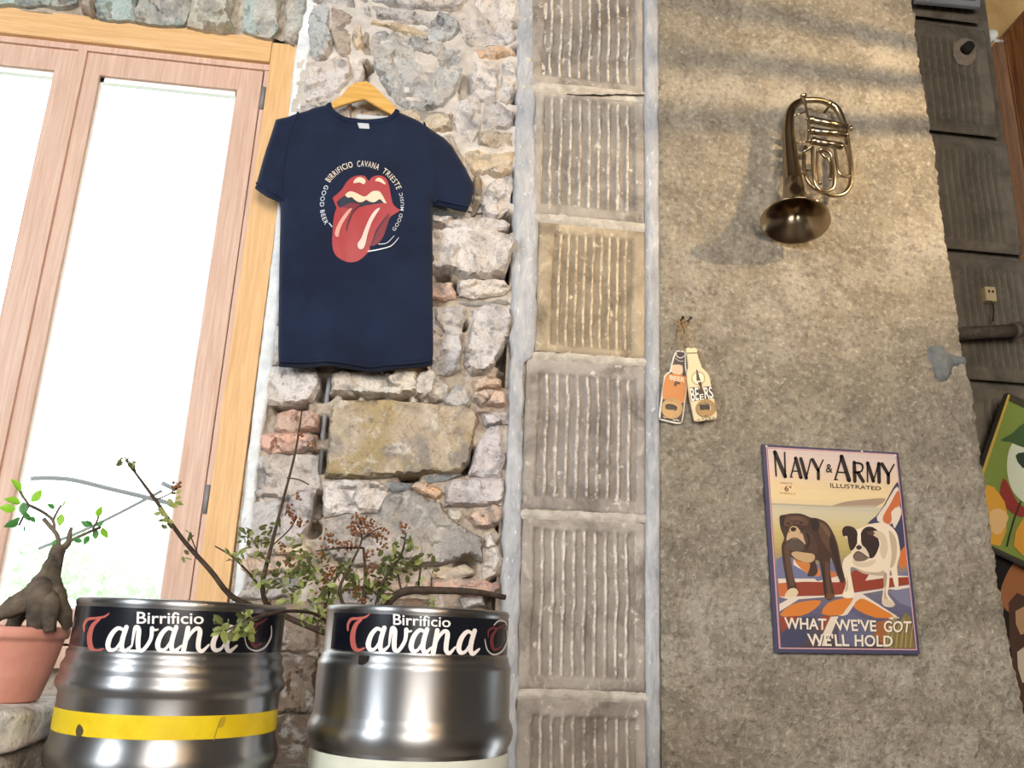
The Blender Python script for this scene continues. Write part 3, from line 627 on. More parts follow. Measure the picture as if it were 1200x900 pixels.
# ------------------------------------------------------------------ column of ribbed blocks with cement strips
column = structure(box('column', (0.27, 0.03, 0), (0.80, 0.5, 4.9), M['mortar']))
def ribbed_block(c4, rib4, y, mat, parent, col, seed, st=0.0045, ribs=10, amp=0.011, rough=1.0):
    """c4 / rib4: photo corners tl, tr, br, bl of the block and of its ribbed field"""
    q = [W(*p, y) for p in c4]; f = [W(*p, y) for p in rib4]
    x0, x1 = (q[0].x + q[3].x) / 2, (q[1].x + q[2].x) / 2; z1, z0 = (q[0].z + q[1].z) / 2, (q[2].z + q[3].z) / 2
    fx0, fx1 = (f[0].x + f[3].x) / 2, (f[1].x + f[2].x) / 2; fz1, fz0 = (f[0].z + f[1].z) / 2, (f[2].z + f[3].z) / 2
    nx, nz = int((x1 - x0) / st) + 1, int((z1 - z0) / (st * 1.4)) + 1
    V, F, GA, RA = [], [], [], []
    sstep = lambda a, b, v: (lambda t: t * t * (3 - 2 * t))(min(1, max(0, (v - a) / (b - a))))
    for j in range(nz):
        for i in range(nx):
            x = x0 + (x1 - x0) * i / (nx - 1); z = z0 + (z1 - z0) * j / (nz - 1)
            wob = fbm(z * 7, seed, 3) * .004 + fbm(x * 30, z * 16, seed) * .0022
            inf = sstep(fx0 - .004, fx0 + .006, x + wob) * sstep(-fx1 - .004, -fx1 + .006, -x - wob) * sstep(fz0 - .006, fz0 + .008, z + wob * 2) * sstep(-fz1 - .006, -fz1 + .008, -z + wob * 2)
            ph = (x + wob - fx0) / (fx1 - fx0) * ribs; tr = abs((ph % 1) - .5) * 2          # 1 at ridge
            ridge = sstep(.52, .86, tr)
            chip = max(0, fbm(x * 40, z * 30, seed + 7, 3)) * .012 * ridge
            val = amp * (1 - ridge)
            h = -inf * (val + chip) + fbm(x * 22, z * 22, seed, 4) * .0022 * rough + inf * fbm(x * 70, z * 60, seed, 3) * .0028 * rough
            ed = min(x - x0, x1 - x, z - z0, z1 - z); h -= .008 * (1 - sstep(0, .008, ed + fbm(x * 30, z * 30, seed) * .003))
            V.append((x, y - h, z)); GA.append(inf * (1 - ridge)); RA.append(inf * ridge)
    for j in range(nz - 1):
        for i in range(nx - 1): a = j * nx + i; F.append((a, a + 1, a + nx + 1, a + nx))
    o = mesh('ribbed_block', V, F, mat, None, True)
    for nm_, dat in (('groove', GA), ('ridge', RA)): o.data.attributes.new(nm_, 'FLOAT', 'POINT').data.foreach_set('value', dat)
    o.color = (*col, 1)
    return keep(o, parent)
BL = [
 ([(622, -70), (754, -66), (754, 107), (623, 96)], [(636, -60), (746, -56), (748, 98), (636, 90)], (1, .97, .92)),
 ([(624, 107), (755, 117), (757, 262), (627, 250)], [(634, 116), (747, 120), (746, 248), (634, 240)], (.98, .95, .90)),
 ([(628, 258), (757, 271), (757, 420), (632, 411)], [(643, 271), (744, 279), (742, 410), (648, 405)], (1.05, .93, .72)),
 ([(617, 419), (757, 429), (757, 602), (612, 598)], [(628, 440), (750, 444), (748, 586), (627, 582)], (.95, .92, .90)),
 ([(611, 607), (757, 612), (757, 812), (608, 808)], [(622, 622), (748, 626), (746, 795), (622, 793)], (1, .97, .93)),
 ([(607, 818), (758, 823), (758, 1010), (600, 1006)], [(620, 838), (750, 842), (746, 990), (618, 986)], (.92, .89, .86))]
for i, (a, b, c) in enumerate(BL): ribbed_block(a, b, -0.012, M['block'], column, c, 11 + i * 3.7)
ribbon('bed_mortar', [(616, -60), (616, 1000)], [(764, -60), (764, 1000)], 0.008, M['joint'], column, 260, 30, 0.004, 20, .004, .03, 8)
for q in ([(622, 95), (756, 106), (756, 109), (622, 108)], [(626, 249), (758, 261), (758, 272), (626, 259)], [(617, 411), (758, 420), (758, 429), (617, 419)], [(611, 597), (758, 602), (758, 613), (611, 608)], [(607, 807), (758, 812), (758, 824), (607, 819)]):
    patch('joint_mortar', q, -.011, M['joint'], column, .003)
ribbon('cement_strip', [(608, -80), (608, 0), (602, 250), (596, 510), (590, 600), (588, 720), (586, 1000)], [(625, -80), (625, 0), (628, 170), (631, 260), (630, 340), (627, 418), (614, 425), (612, 600), (608, 760), (604, 1000)], -0.014, M['strip'], column, 330, 9, 0.006, 22, .012, .06, 3)
ribbon('cement_strip', [(755, -80), (756, 0), (757, 260), (758, 500), (757, 700), (759, 1000)], [(772, -80), (772, 0), (773, 260), (774, 500), (774, 700), (775, 1000)], -0.018, M['strip'], column, 330, 7, 0.004, 22, .004, .06, 4)

# ------------------------------------------------------------------ rough plaster pillar
PR = [(1056, -90), (1070, 0), (1078, 80), (1095, 170), (1105, 260), (1122, 360), (1128, 420), (1140, 460), (1150, 530), (1162, 620), (1173, 700), (1190, 790), (1202, 840), (1222, 960)]
def plaster_pillar():
    y = -0.016; ra = np.array([W(*p, y)[:] for p in PR])[::-1]; x0 = W(773, 450, y).x
    z0, z1 = ra[0, 2], ra[-1, 2]; nz, nx = int((z1 - z0) / .0075), 150; V, F = [], []
    for j in range(nz):
        z = z0 + (z1 - z0) * j / (nz - 1); xr = np.interp(z, ra[:, 2], ra[:, 0]) + fbm(z * 16, 3, 4) * .008
        for i in range(nx):
            t = i / (nx - 1); x = x0 + (xr - x0) * t
            h = fbm(x * 5, z * 5, 1, 3) * .006 + fbm(x * 26 - z * 12, z * 44 + x * 26, 4, 4) * .0085 + fbm(x * 80, z * 80, 7, 2) * .0014
            h -= .005 * max(0, (t - .985) / .015) ** 2 + .012 * max(0, 1 - t / .012)
            V.append((x, y - h, z))
        V.append((V[-1][0], V[-1][1], z)); V.append((V[-1][0] - .002, .50, z))
    n = nx + 2
    for j in range(nz - 1):
        for i in range(n - 1):
            if i == nx - 1: continue
            a = j * n + i; F.append((a, a + 1, a + n + 1, a + n))
    return structure(mesh('pillar', V, F, M['plaster'], None, True))
pillar = plaster_pillar()
patch('cement_patch', [(1087, 408), (1096, 403), (1106, 404), (1112, 412), (1122, 416), (1131, 418), (1132, 428), (1120, 429), (1116, 438), (1110, 447), (1102, 446), (1094, 432), (1089, 420)], -0.020, M['bluegrey'], pillar, .006)

# ------------------------------------------------------------------ recessed dark wall behind the pillar
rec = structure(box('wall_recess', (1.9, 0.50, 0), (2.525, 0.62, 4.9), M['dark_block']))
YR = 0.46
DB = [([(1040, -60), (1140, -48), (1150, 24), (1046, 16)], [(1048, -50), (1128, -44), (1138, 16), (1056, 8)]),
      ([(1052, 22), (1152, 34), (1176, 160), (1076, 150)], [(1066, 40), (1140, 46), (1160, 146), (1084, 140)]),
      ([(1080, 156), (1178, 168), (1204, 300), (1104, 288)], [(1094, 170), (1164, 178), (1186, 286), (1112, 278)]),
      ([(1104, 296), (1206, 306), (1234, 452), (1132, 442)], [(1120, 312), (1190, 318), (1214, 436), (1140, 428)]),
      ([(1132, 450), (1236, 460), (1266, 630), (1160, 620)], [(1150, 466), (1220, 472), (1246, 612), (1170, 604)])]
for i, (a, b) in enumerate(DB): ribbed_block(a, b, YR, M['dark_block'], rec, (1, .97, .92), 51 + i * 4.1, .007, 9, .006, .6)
p = W(1130, 60, YR)
rr = lambda pts, y: [W(*q, y) for q in pts]
patch('plaster_ring', [(1120, 48), (1132, 44), (1144, 50), (1146, 66), (1136, 76), (1122, 72), (1118, 60)], YR - .006, noisy('pale_patch', (112, 102, 92), (136, 124, 110), 40, .9, .4), rec)
mb = MB(); mb.tube([Vector((p.x, YR - .004, p.z)), Vector((p.x, YR - .045, p.z))], [.028, .022], 16)
tag(mb.build('wall_peg', M['dark']), 'small round black peg high on the dark block wall', 'peg')
jb = W(1160, 345, YR - .02)
o = tag(box('socket', (jb.x - .024, YR - .028, jb.z - .032), (jb.x + .024, YR + .004, jb.z + .032), M['ivory'], None, .005), 'small ivory socket box with dangling black wire', 'socket')
for dx, dz in ((-.008, .010), (.009, .010)): keep(box('pin_hole', (jb.x + dx - .004, YR - .0295, jb.z + dz - .005), (jb.x + dx + .004, YR - .026, jb.z + dz + .005), M['dark']), o)
mb = MB(); stube(mb, [jb + Vector((0, -.004, -.03)), jb + Vector((.004, -.006, -.07)), jb + Vector((-.004, -.004, -.12))], .003, 6); mb.build('wire', M['dark'], o)
br = MB(); br.tube([W(1122, 391, .40), W(1192, 387, .40)], .026, 16)
o = tag(br.build('wall_bracket', M['iron']), 'dark round bar projecting from behind the plaster pillar', 'bar')
mb = MB(); mb.tube([W(1188, 387, .40), W(1194, 386.6, .40)], .033, 16); mb.build('end_cap', M['iron'], o)
mb = MB(); mb.tube([W(1157, 389, .40), W(1157, 389, .48)], .014, 10); mb.build('standoff', M['iron'], o)

# right-hand end: ochre wall above, tall brown post, dark gap
structure(box('wall_end', (2.3, 0.95, 3.62), (4.6, 1.05, 4.9), M['ochre'])); structure(box('wall_end', (2.3, 0.955, 0), (4.6, 1.05, 3.62), M['dark']))
pa, pb, pc_ = W(1176, 42, .64), W(1225, -14, .64), W(1194, 150, .64)
post_outline = [(pa.x, pa.z), (pb.x, pb.z), (pa.x + .42, pb.z), (pa.x + .42, .002), (pc_.x, .002), (pc_.x, pc_.z)]
o = tag(prism('wooden_post', post_outline, .64, .76, M['brown'], None, .008), 'tall brown wooden post at the far right edge', 'post')

# ================================================================== THINGS
# ------------------------------------------------------------------ beer kegs
def ring_point(px, py, cx, cy, r, off=0.0):
    """point of the upright cylinder (cx, cy, r) the photograph shows at (px, py)"""
    d = ray(px, py); ox, oy = CAM[0] - cx, CAM[1] - cy; R = r + off
    a = d[0] ** 2 + d[1] ** 2; b = 2 * (ox * d[0] + oy * d[1]); c = ox * ox + oy * oy - R * R
    disc = max(b * b - 4 * a * c, 0); t = (-b - math.sqrt(disc)) / (2 * a)
    return Vector(CAM + t * d)
def lift_ring(px, py, cx, cy, r, off):
    p = ring_point(px, py, cx, cy, r); n = Vector((p.x - cx, p.y - cy, 0)).normalized(); return p + n * off
BASE = 0.88
def make_keg(cx, cy, zt, prof, label):
    k = empty('beer_keg', (cx, cy, BASE)); tag(k, label, 'keg', 'steel beer kegs on the ledge')
    z0 = BASE - zt
    body = prof + [(.196, z0 + .10), (.199, z0 + .085), (.196, z0 + .07), (.188, z0 + .055), (.188, z0 + .01), (.182, z0), (.178, z0 + .004), (.178, z0 + .05), (0.001, z0 + .05)]
    body = [(0.001, -.050), (.10, -.052), (.155, -.062), (.172, -.075), (.178, -.078)] [::1] + [(.1805, -.074), (.1805, -.012), (.181, -.004)] + body
    o = mesh('body', *lathe_data(body, 96, (cx, cy, zt)), M['keg'], None, True); fix_normals(o); keep(o, k)
    v = MB(); v.add(*lathe_data([(.001, -.030), (.022, -.030), (.024, -.034), (.030, -.036), (.032, -.052)], 24, (cx, cy, zt))); v.build('valve', M['keg_dark'], k)
    return k
def band(name, cx, cy, zt, r0, z0, r1, z1, a0, a1, mat, k):
    n = 5; prof = [(r0 + (r1 - r0) * i / n, z0 + (z1 - z0) * i / n) for i in range(n + 1)]
    return keep(mesh(name, *lathe_data(prof, 72, (cx, cy, zt), a0, a1), mat, None, True), k)
K1 = (-0.4165, -0.85, 1.279); K2 = (0.0305, -0.75, 1.288)
chime = [(.1835, .000), (.1868, -.002), (.1888, -.007), (.1880, -.012), (.1868, -.015), (.1868, -.086), (.1878, -.089), (.1905, -.091), (.1910, -.098)]
keg1 = make_keg(*K1, chime + [(.1900, -.103), (.1920, -.108), (.1955, -.114), (.1965, -.120), (.1950, -.126), (.1955, -.131), (.1995, -.138), (.2010, -.145), (.1995, -.152), (.1945, -.158), (.1930, -.163), (.1930, -.226), (.1945, -.240), (.2000, -.254), (.2015, -.264), (.2000, -.274), (.1945, -.286)],
                'steel beer keg with a yellow band, beside the terracotta pot')
keg2 = make_keg(*K2, chime + [(.1930, -.104), (.1955, -.108), (.1962, -.113), (.1955, -.118), (.1958, -.200), (.1970, -.209), (.2020, -.218), (.2048, -.228), (.2048, -.240), (.2010, -.252), (.1968, -.259), (.1955, -.262)],
                'steel beer keg without a yellow band, beside the ribbed block column')
b1 = band('name_band', *K1, .1874, -.0165, .1874, -.0840, math.radians(-180), math.radians(30), M['band'], keg1); b1['label'] = 'black name band with white lettering'
a = ring_point(389, 745, K2[0], K2[1], .187); a = math.atan2(a.y - K2[1], a.x - K2[0])
b2 = band('name_band', *K2, .1874, -.0165, .1874, -.0840, a, math.radians(20), M['band'], keg2); b2['label'] = 'black name band with white lettering'
y1 = band('tape_band', *K1, .1936, -.186, .1936, -.223, math.radians(-175), math.radians(20), M['yellow'], keg1); y1['label'] = 'yellow tape band, scuffed'
for kind_, a_ in (('poly', ([(92, 849), (96, 851), (98, 857), (95, 863), (91, 864), (89, 857)], (74, 66, 44), 3)), ('poly', ([(258, 842), (264, 840), (262, 850), (256, 853)], (176, 150, 40), 3)), ('stroke', ([(258, 844), (254, 855), (250, 868)], 1.2, (150, 130, 40)))):
    pr = Print(lambda x, y, off: lift_ring(x, y, K1[0], K1[1], .1936, off), .0006, .0002); getattr(pr, kind_)(*a_); pr.build('scuff_mark', keg1)
wb = band('paper_label', *K2, .1960, -.268, .1960, -.400, math.radians(-178), math.radians(6), noisy('paper_label', (196, 200, 184), (214, 216, 204), 9, .6, .1, .002), keg2); wb['label'] = 'pale paper label low on the keg'

WHITE, RED, DRED = (232, 224, 220), (176, 92, 84), (104, 44, 44)
def keg_print(K, keg, T, affine, quad, extra):
    pr = Print(lambda x, y, off: lift_ring(x, y, K[0], K[1], .1874, off), .0007, .00022)
    S = lambda pts, wd, c: pr.stroke([affine(*p) for p in pts], wd, c, 6, .35, False, T)
    k = 1 / 5.0
    S([(88, 205), (88, 172), (108, 142), (150, 136), (195, 128), (222, 110)], [2.0, 3.0, 3.6, 3.0, 2.6, 1.4], RED)
    S([(172, 140), (135, 175), (117, 235), (124, 292), (150, 314), (192, 300)], [2.6, 5, 6.2, 6.2, 4.2, 1.6], RED)
    bowl = [(300, 200), (270, 190), (235, 225), (216, 278), (228, 308), (262, 298), (300, 235)]
    stem = [(316, 184), (296, 245), (290, 292), (306, 314), (345, 284)]
    def a_(dx):
        S([(x + dx, y) for x, y in bowl], [3.4, 4.6, 5.6, 6.2, 5.2, 3.4, 2.4], WHITE); S([(x + dx, y) for x, y in stem], [5.4, 5.8, 5.8, 4.8, 2.2], WHITE)
    a_(0)
    S([(345, 284), (362, 190), (382, 196), (378, 262), (382, 304), (408, 306), (446, 250), (454, 190)], [2.0, 4.2, 5.6, 5.8, 5.4, 4.4, 4.4, 5.0], WHITE); S([(454, 190), (470, 200), (486, 196)], [3.2, 2.6, 1.8], WHITE)
    a_(268)
    S([(648, 188), (636, 250), (622, 316)], [5.4, 5.6, 5.8], WHITE); S([(630, 280), (660, 222), (692, 192), (712, 204), (704, 262), (704, 300), (724, 314), (760, 280)], [2.6, 3.6, 4.6, 5.6, 5.8, 5.4, 4.4, 2.2], WHITE)
    a_(566)
    pr.text('Birrificio', [T(*q) for q in quad], (226, 222, 220), 0.012, .35)
    c = DRED
    S([(966, 214), (968, 182), (992, 166), (1030, 164), (1072, 138)], [1.4, 2.4, 2.8, 2.4, 1.2], c); S([(1022, 168), (994, 205), (988, 252), (1006, 286), (1046, 268)], [2.2, 3.8, 4.4, 4.0, 1.2], c)
    for e in extra: S(e, [1.0, 1.7, 2.2, 2.0, 1.0], (196, 188, 188))
    return pr.build('lettering', keg)
T1 = scaled(80, 695, 4.615)
keg_print(K1, keg1, T1, lambda x, y: (x, y), [(372, 100), (732, 106), (732, 168), (370, 166)], [[(952, 238), (968, 290), (1012, 312), (1062, 292), (1094, 236), (1096, 178)]])
T2 = scaled(375, 700, 5.106)
keg_print(K2, keg2, T2, lambda x, y: (275 + (x - 200) * .952 + (1.0 if x < 195 else 0), 180 + (y - 185) * 1.07 + (x - 200) * .031), [(438, 98), (782, 118), (780, 180), (438, 165)],
          [[(945, 230), (962, 290), (1004, 314), (1054, 292), (1084, 236), (1082, 180)], [(1002, 150), (1024, 128), (1050, 122), (1074, 130), (1082, 150)]])
# small dark clip under the label of the second keg
p = lift_ring(428, 772, K2[0], K2[1], .187, .004); o = box('seam_clip', (p.x - .010, p.y - .006, p.z - .010), (p.x + .010, p.y + .006, p.z + .006), M['dark'], None, .002); keep(o, keg2)

# ledge the kegs and the pot stand on
ledge = structure(box('wall_ledge', (-1.9, -1.10, 0), (0.28, 0.0, BASE - .002), M['mortar'], None, .01))
def block_stone(name, lo, hi, col, seed):
    bm = bmesh.new(); box_bm(bm, lo, hi); bmesh.ops.subdivide_edges(bm, edges=bm.edges, cuts=9, use_grid_fill=True)
    c = Vector([(a + b) / 2 for a, b in zip(lo, hi)])
    for v in bm.verts:
        d = v.co - c; q = Vector([d[i] / ((hi[i] - lo[i]) / 2) for i in range(3)]); rn = max(0, sorted(abs(t) for t in q)[1] - .75)
        v.co -= d * rn * .28
        n = fbm(v.co.x * 14 + seed, v.co.y * 14, v.co.z * 14) * .010
        if v.co.z < hi[2] - .02: v.co += d.normalized() * n
    o = from_bm(name, bm, M['stone'], None, True); o.color = lin(col); return keep(o, ledge)
ZP = 1.087
block_stone('stone', (-1.15, -.98, 1.012), (-.645, -.62, ZP), (214, 214, 208), 1); block_stone('stone', (-1.2, -1.0, BASE - .01), (-.66, -.60, 1.02), (150, 140, 126), 5)
block_stone('stone', (-1.85, -1.0, BASE - .01), (-1.22, -.60, ZP - .02), (168, 160, 150), 9); block_stone('stone', (-1.1, -.58, BASE - .01), (-.62, -.10, 1.06), (170, 162, 150), 12)

# ------------------------------------------------------------------ bonsai in a terracotta pot
PC = (-0.748, -0.80)
pot = empty('bonsai', (PC[0], PC[1], ZP)); tag(pot, 'small bonsai with bare roots in a round terracotta pot by the window', 'plant')
tc = mesh('pot', *lathe_data([(.001, 0), (.070, 0), (.075, .004), (.090, .060), (.099, .105), (.1005, .112), (.106, .114), (.108, .120), (.108, .132), (.105, .135), (.099, .134), (.096, .126), (.094, .118), (.001, .110)], 56, (PC[0], PC[1], ZP)), M['terracotta'], None, True); fix_normals(tc); keep(tc, pot)
so = MB(); so.add(*lathe_data([(.097, .121), (.08, .126), (.05, .130), (.001, .132)], 32, (PC[0], PC[1], ZP)))
for i, v in enumerate(so.v): v.z += fbm(v.x * 60, v.y * 60, 3) * .006
so.build('soil', M['soil'], pot)
tr = MB(); yb = PC[1]
def B(x, y, dy=0): return W(x, y, yb + dy)
stube(tr, [B(46, 712), B(52, 690), B(60, 668), B(66, 650), B(70, 640)], [.034, .028, .019, .014, .010], 14)
for pts, r in (([B(54, 676), B(44, 694, -.02), B(22, 708, -.03), B(-4, 722, -.03)], [.018, .024, .020, .012]), ([B(56, 680), B(48, 700, -.05), B(44, 722, -.06), B(44, 738, -.06)], [.016, .022, .020, .014]), ([B(60, 676), B(66, 696, -.03), B(74, 716, -.03), B(80, 736, -.02)], [.014, .017, .015, .010]), ([B(50, 690), B(34, 704, .02), B(20, 722, .03), B(14, 740, .03)], [.014, .018, .016, .012]), ([B(58, 690), B(60, 706, -.06), B(58, 724, -.07), B(58, 740, -.07)], [.012, .015, .014, .010])):
    stube(tr, pts, r, 12)
o = tr.build('trunk', M['bark'], pot); o['label'] = 'swollen grey brown trunk with splayed roots'
bm = bmesh.new(); bm.from_mesh(o.data)
for v in bm.verts: v.co += v.normal * fbm(v.co.x * 60, v.co.y * 60, v.co.z * 30) * .004
bm.to_mesh(o.data); bm.free()
bp = MB()
for pts, r in (([B(70, 646), B(68, 630), B(60, 618), B(51, 608)], .0042), ([B(64, 622), B(62, 610), B(50, 600), B(34, 592)], .003), ([B(72, 644), B(80, 636), B(82, 624), B(84, 618)], [.0075, .006, .004, .003]), ([B(78, 636), B(90, 630), B(108, 622), B(118, 618)], .003), ([B(34, 592), B(26, 580), B(20, 568)], .0024), ([B(62, 610), B(68, 598), B(72, 592)], .0022), ([B(34, 592), B(28, 604), B(22, 616)], .0022), ([B(108, 622), B(114, 610), B(116, 602)], .002)):
    stube(bp, pts, r, 7)
bp.build('branch', M['bark'], pot)
def leaf_mesh(ln, wd):
    V, F = [], []; n = 7
    for i in range(n + 1):
        t = i / n; h = wd * math.sin(math.pi * t ** .85) * .5 + .0003; z = ln * t; c = -ln * .12 * t * t
        V += [(-h, c + h * .35, z), (0, c, z), (h, c + h * .35, z)]
    for i in range(n): a = 3 * i; F += [(a, a + 1, a + 4, a + 3), (a + 1, a + 2, a + 5, a + 4)]
    me = bpy.data.meshes.new('leaf'); me.from_pydata(V, [], F); me.polygons.foreach_set('use_smooth', [True] * len(F)); return me
lm, lmd = leaf_mesh(.032, .018), leaf_mesh(.030, .017); lm.materials.append(M['leaf']); lmd.materials.append(M['leaf_dark'])
LV = [(24, 576, -40, 1, 0), (24, 590, -75, 1.0, 0), (18, 597, -85, .95, 0), (36, 588, 35, .95, 0), (28, 588, 175, .9, 1), (30, 600, 150, .7, 1), (24, 606, -130, .9, 1), (22, 612, -110, .9, 1), (28, 616, 170, .5, 1), (72, 602, 178, .8, 0), (72, 594, 20, .5, 0), (64, 596, -60, .6, 1), (108, 618, -40, .6, 1), (114, 606, 10, .7, 0), (106, 616, -70, .7, 1), (112, 620, 170, .7, 1), (120, 618, 150, .8, 0), (104, 628, -160, .6, 1), (112, 616, 60, .6, 1), (86, 632, 100, .6, 1), (66, 632, -170, .6, 1), (34, 606, 120, .6, 1)]
for i, (x, y, ang, sc, kd) in enumerate(LV):
    o = bpy.data.objects.new('leaf', (lm, lmd)[kd]); COL.objects.link(o)
    o.matrix_world = Matrix.Translation(B(x, y, random.uniform(-.03, .03))) @ Matrix.Rotation(math.radians(ang), 4, 'Y') @ Matrix.Rotation(math.radians(random.uniform(-50, 50)), 4, 'Z') @ Matrix.Scale(sc * 1.0, 4)
    mw = o.matrix_world.copy(); o.parent = pot; o.matrix_parent_inverse = Matrix.Translation(pot.location).inverted(); o.matrix_basis = mw

# ------------------------------------------------------------------ berry shrub behind and between the kegs
SY = -0.42
shrub = empty('berry_shrub', (0.02, SY, BASE)); tag(shrub, 'straggly berry shrub with brown berries growing behind the two kegs', 'shrub')
sp = mesh('pot', *lathe_data([(.001, 0), (.09, 0), (.12, .17), (.128, .18), (.122, .185), (.112, .17), (.001, .165)], 32, (-0.06, SY + .06, BASE)), M['terracotta'], None, True); fix_normals(sp); keep(sp, shrub)
BR = [  # (points with own depth), radii
 ([(440, 760, -.42), (446, 722, -.44), (470, 694, -.45), (520, 692, -.44), (560, 694, -.42), (592, 700, -.40)], [.012, .011, .010, .009, .008, .007]),
 ([(446, 722, -.44), (425, 712, -.48), (405, 722, -.52), (392, 735, -.54)], [.010, .009, .008, .004]),
 ([(430, 760, -.42), (330, 720, -.44), (308, 692, -.48), (318, 640, -.47), (332, 585, -.46), (346, 530, -.45), (354, 480, -.44)], [.008, .007, .006, .0045, .0035, .0028, .0018]),
 ([(308, 692, -.48), (292, 672, -.50), (272, 652, -.52), (252, 640, -.54)], [.0035, .003, .0022, .0014]),
 ([(330, 720, -.44), (276, 702, -.55), (246, 668, -.57), (214, 632, -.59), (182, 586, -.62), (148, 540, -.64)], [.006, .0065, .0058, .005, .004, .0018]),
 ([(182, 586, -.62), (200, 578, -.62), (204, 572, -.6)], .0016), ([(160, 556, -.63), (156, 546, -.63), (146, 536, -.62)], .0014), ([(232, 650, -.58), (228, 640, -.58), (224, 630, -.57)], .0014),
 ([(336, 560, -.46), (350, 562, -.45), (362, 568, -.44)], .0016), ([(318, 640, -.47), (338, 622, -.46), (348, 606, -.45)], .0018),
 ([(392, 735, -.54), (370, 720, -.62), (345, 716, -.85), (318, 719, -1.02), (292, 727, -1.08), (262, 740, -1.09)], [.004, .0036, .0034, .0032, .0028, .0014]),
 ([(425, 712, -.48), (428, 680, -.47), (426, 642, -.46)], [.006, .004, .003]), ([(426, 642, -.46), (400, 642, -.46), (370, 646, -.46)], [.003, .0024, .0014]),
 ([(440, 712, -.46), (450, 680, -.47), (470, 650, -.46), (476, 624, -.46)], [.005, .004, .003, .0014]), ([(405, 715, -.5), (398, 690, -.5), (412, 660, -.48), (424, 632, -.47), (418, 612, -.46)], [.005, .004, .003, .0024, .0014]),
 ([(424, 632, -.47), (438, 622, -.46), (448, 618, -.46)], .0016), ([(490, 692, -.44), (492, 672, -.45), (494, 660, -.45)], .0026), ([(470, 692, -.45), (464, 660, -.45), (462, 640, -.45)], .0028), ([(380, 712, -.5), (388, 690, -.49), (396, 672, -.48)], .003), ([(505, 690, -.44), (506, 676, -.44)], .002),
]
tb = MB()
for pts, r in BR: stube(tb, [W(*q) for q in pts], r, 7, 5)
tb.build('branches', M['twig'], shrub)
LC = [  # leaf clusters: x, y, depth, spread px, count, pale?
 (330, 680, -.5, 16, 36, 0), (348, 690, -.5, 14, 30, 1), (362, 668, -.48, 14, 34, 0), (380, 690, -.5, 16, 36, 0), (394, 706, -.5, 14, 30, 1), (352, 660, -.48, 14, 24, 0), (376, 655, -.47, 10, 16, 0), (366, 720, -.55, 12, 26, 1), (384, 728, -.55, 12, 24, 1), (345, 640, -.47, 10, 14, 1),
 (440, 690, -.47, 14, 36, 0), (452, 672, -.46, 14, 36, 0), (466, 650, -.46, 14, 34, 0), (478, 640, -.46, 8, 18, 1), (474, 664, -.45, 8, 14, 0), (494, 664, -.45, 11, 26, 0), (424, 690, -.47, 12, 26, 0), (412, 676, -.48, 10, 20, 0), (452, 706, -.46, 10, 12, 1), (506, 706, -.46, 6, 10, 1), (400, 664, -.48, 10, 16, 0),
 (290, 632, -.52, 12, 24, 0), (278, 650, -.53, 9, 14, 1), (304, 640, -.5, 8, 12, 0), (300, 680, -.5, 8, 12, 1), (308, 660, -.49, 7, 8, 0),
 (285, 736, -1.09, 10, 20, 1), (268, 740, -1.10, 8, 14, 1), (292, 722, -1.08, 6, 9, 1), (258, 735, -1.1, 5, 6, 1), (192, 605, -.61, 8, 10, 1), (204, 590, -.6, 6, 7, 1), (190, 612, -.61, 6, 6, 0), (156, 546, -.64, 6, 9, 0), (146, 540, -.64, 5, 5, 0), (224, 632, -.58, 5, 5, 1), (206, 580, -.61, 4, 4, 1), (320, 615, -.47, 8, 8, 0), (218, 650, -.58, 5, 4, 1)]
rl = np.random.RandomState(5); V, F, MI = [], [], []
for x, y, d, spx, n, pale in LC:
    for i in range(int(n * 0.95)):
        p = W(x + rl.normal() * spx * .62, y + rl.normal() * spx * .62, d + rl.normal() * .025)
        t = Vector(rl.normal(size=3)).normalized(); b = t.cross(Vector(rl.normal(size=3))).normalized(); nn = t.cross(b)
        L = rl.uniform(.014, .027); wd = L * .27; k = len(V)
        V += [p, p + t * L * .35 + b * wd + nn * .001, p + t * L * .75 + b * wd * .8, p + t * L + nn * .002, p + t * L * .75 - b * wd * .8, p + t * L * .35 - b * wd + nn * .001]
        F += [(k, k + 1, k + 2, k + 3), (k, k + 3, k + 4, k + 5)]; mm = 1 if (pale and rl.rand() < .7) or rl.rand() < .15 else 0; MI += [mm, mm]
o = keep(mesh('foliage', V, F, [M['shrub'], M['shrub2']], None, False, MI), shrub); o['kind'] = 'stuff'
BC = [(420, 612, 12, 40), (432, 620, 12, 38), (446, 626, 10, 30), (416, 622, 8, 20), (474, 618, 7, 20), (384, 632, 9, 20), (376, 650, 8, 18), (410, 640, 8, 22), (396, 640, 8, 18), (384, 676, 9, 26), (378, 690, 8, 22), (388, 668, 8, 18), (418, 690, 9, 24), (436, 664, 9, 20), (432, 650, 7, 14), (448, 640, 6, 12), (392, 720, 9, 24), (382, 710, 7, 16), (338, 598, 7, 20), (344, 606, 6, 16), (352, 612, 5, 14), (350, 584, 4, 9), (336, 660, 8, 12), (345, 696, 6, 12), (332, 640, 5, 8), (364, 520, 4, 7), (352, 508, 3, 5), (204, 572, 5, 10), (208, 568, 4, 6), (440, 684, 6, 10), (428, 702, 7, 14)]
mb = MB(); ico = bmesh.new(); bmesh.ops.create_icosphere(ico, subdivisions=1, radius=1); iv = [v.co.copy() for v in ico.verts]; jf = [tuple(v.index for v in f.verts) for f in ico.faces]; ico.free()
for x, y, spx, n in BC:
    d0 = -.61 if x < 230 else -.465
    for i in range(n):
        p = W(x + rl.normal() * spx * .5, y + rl.normal() * spx * .5, d0 + rl.normal() * .015); r = rl.uniform(.0022, .0042)
        mb.add([p + v * r for v in iv], jf)
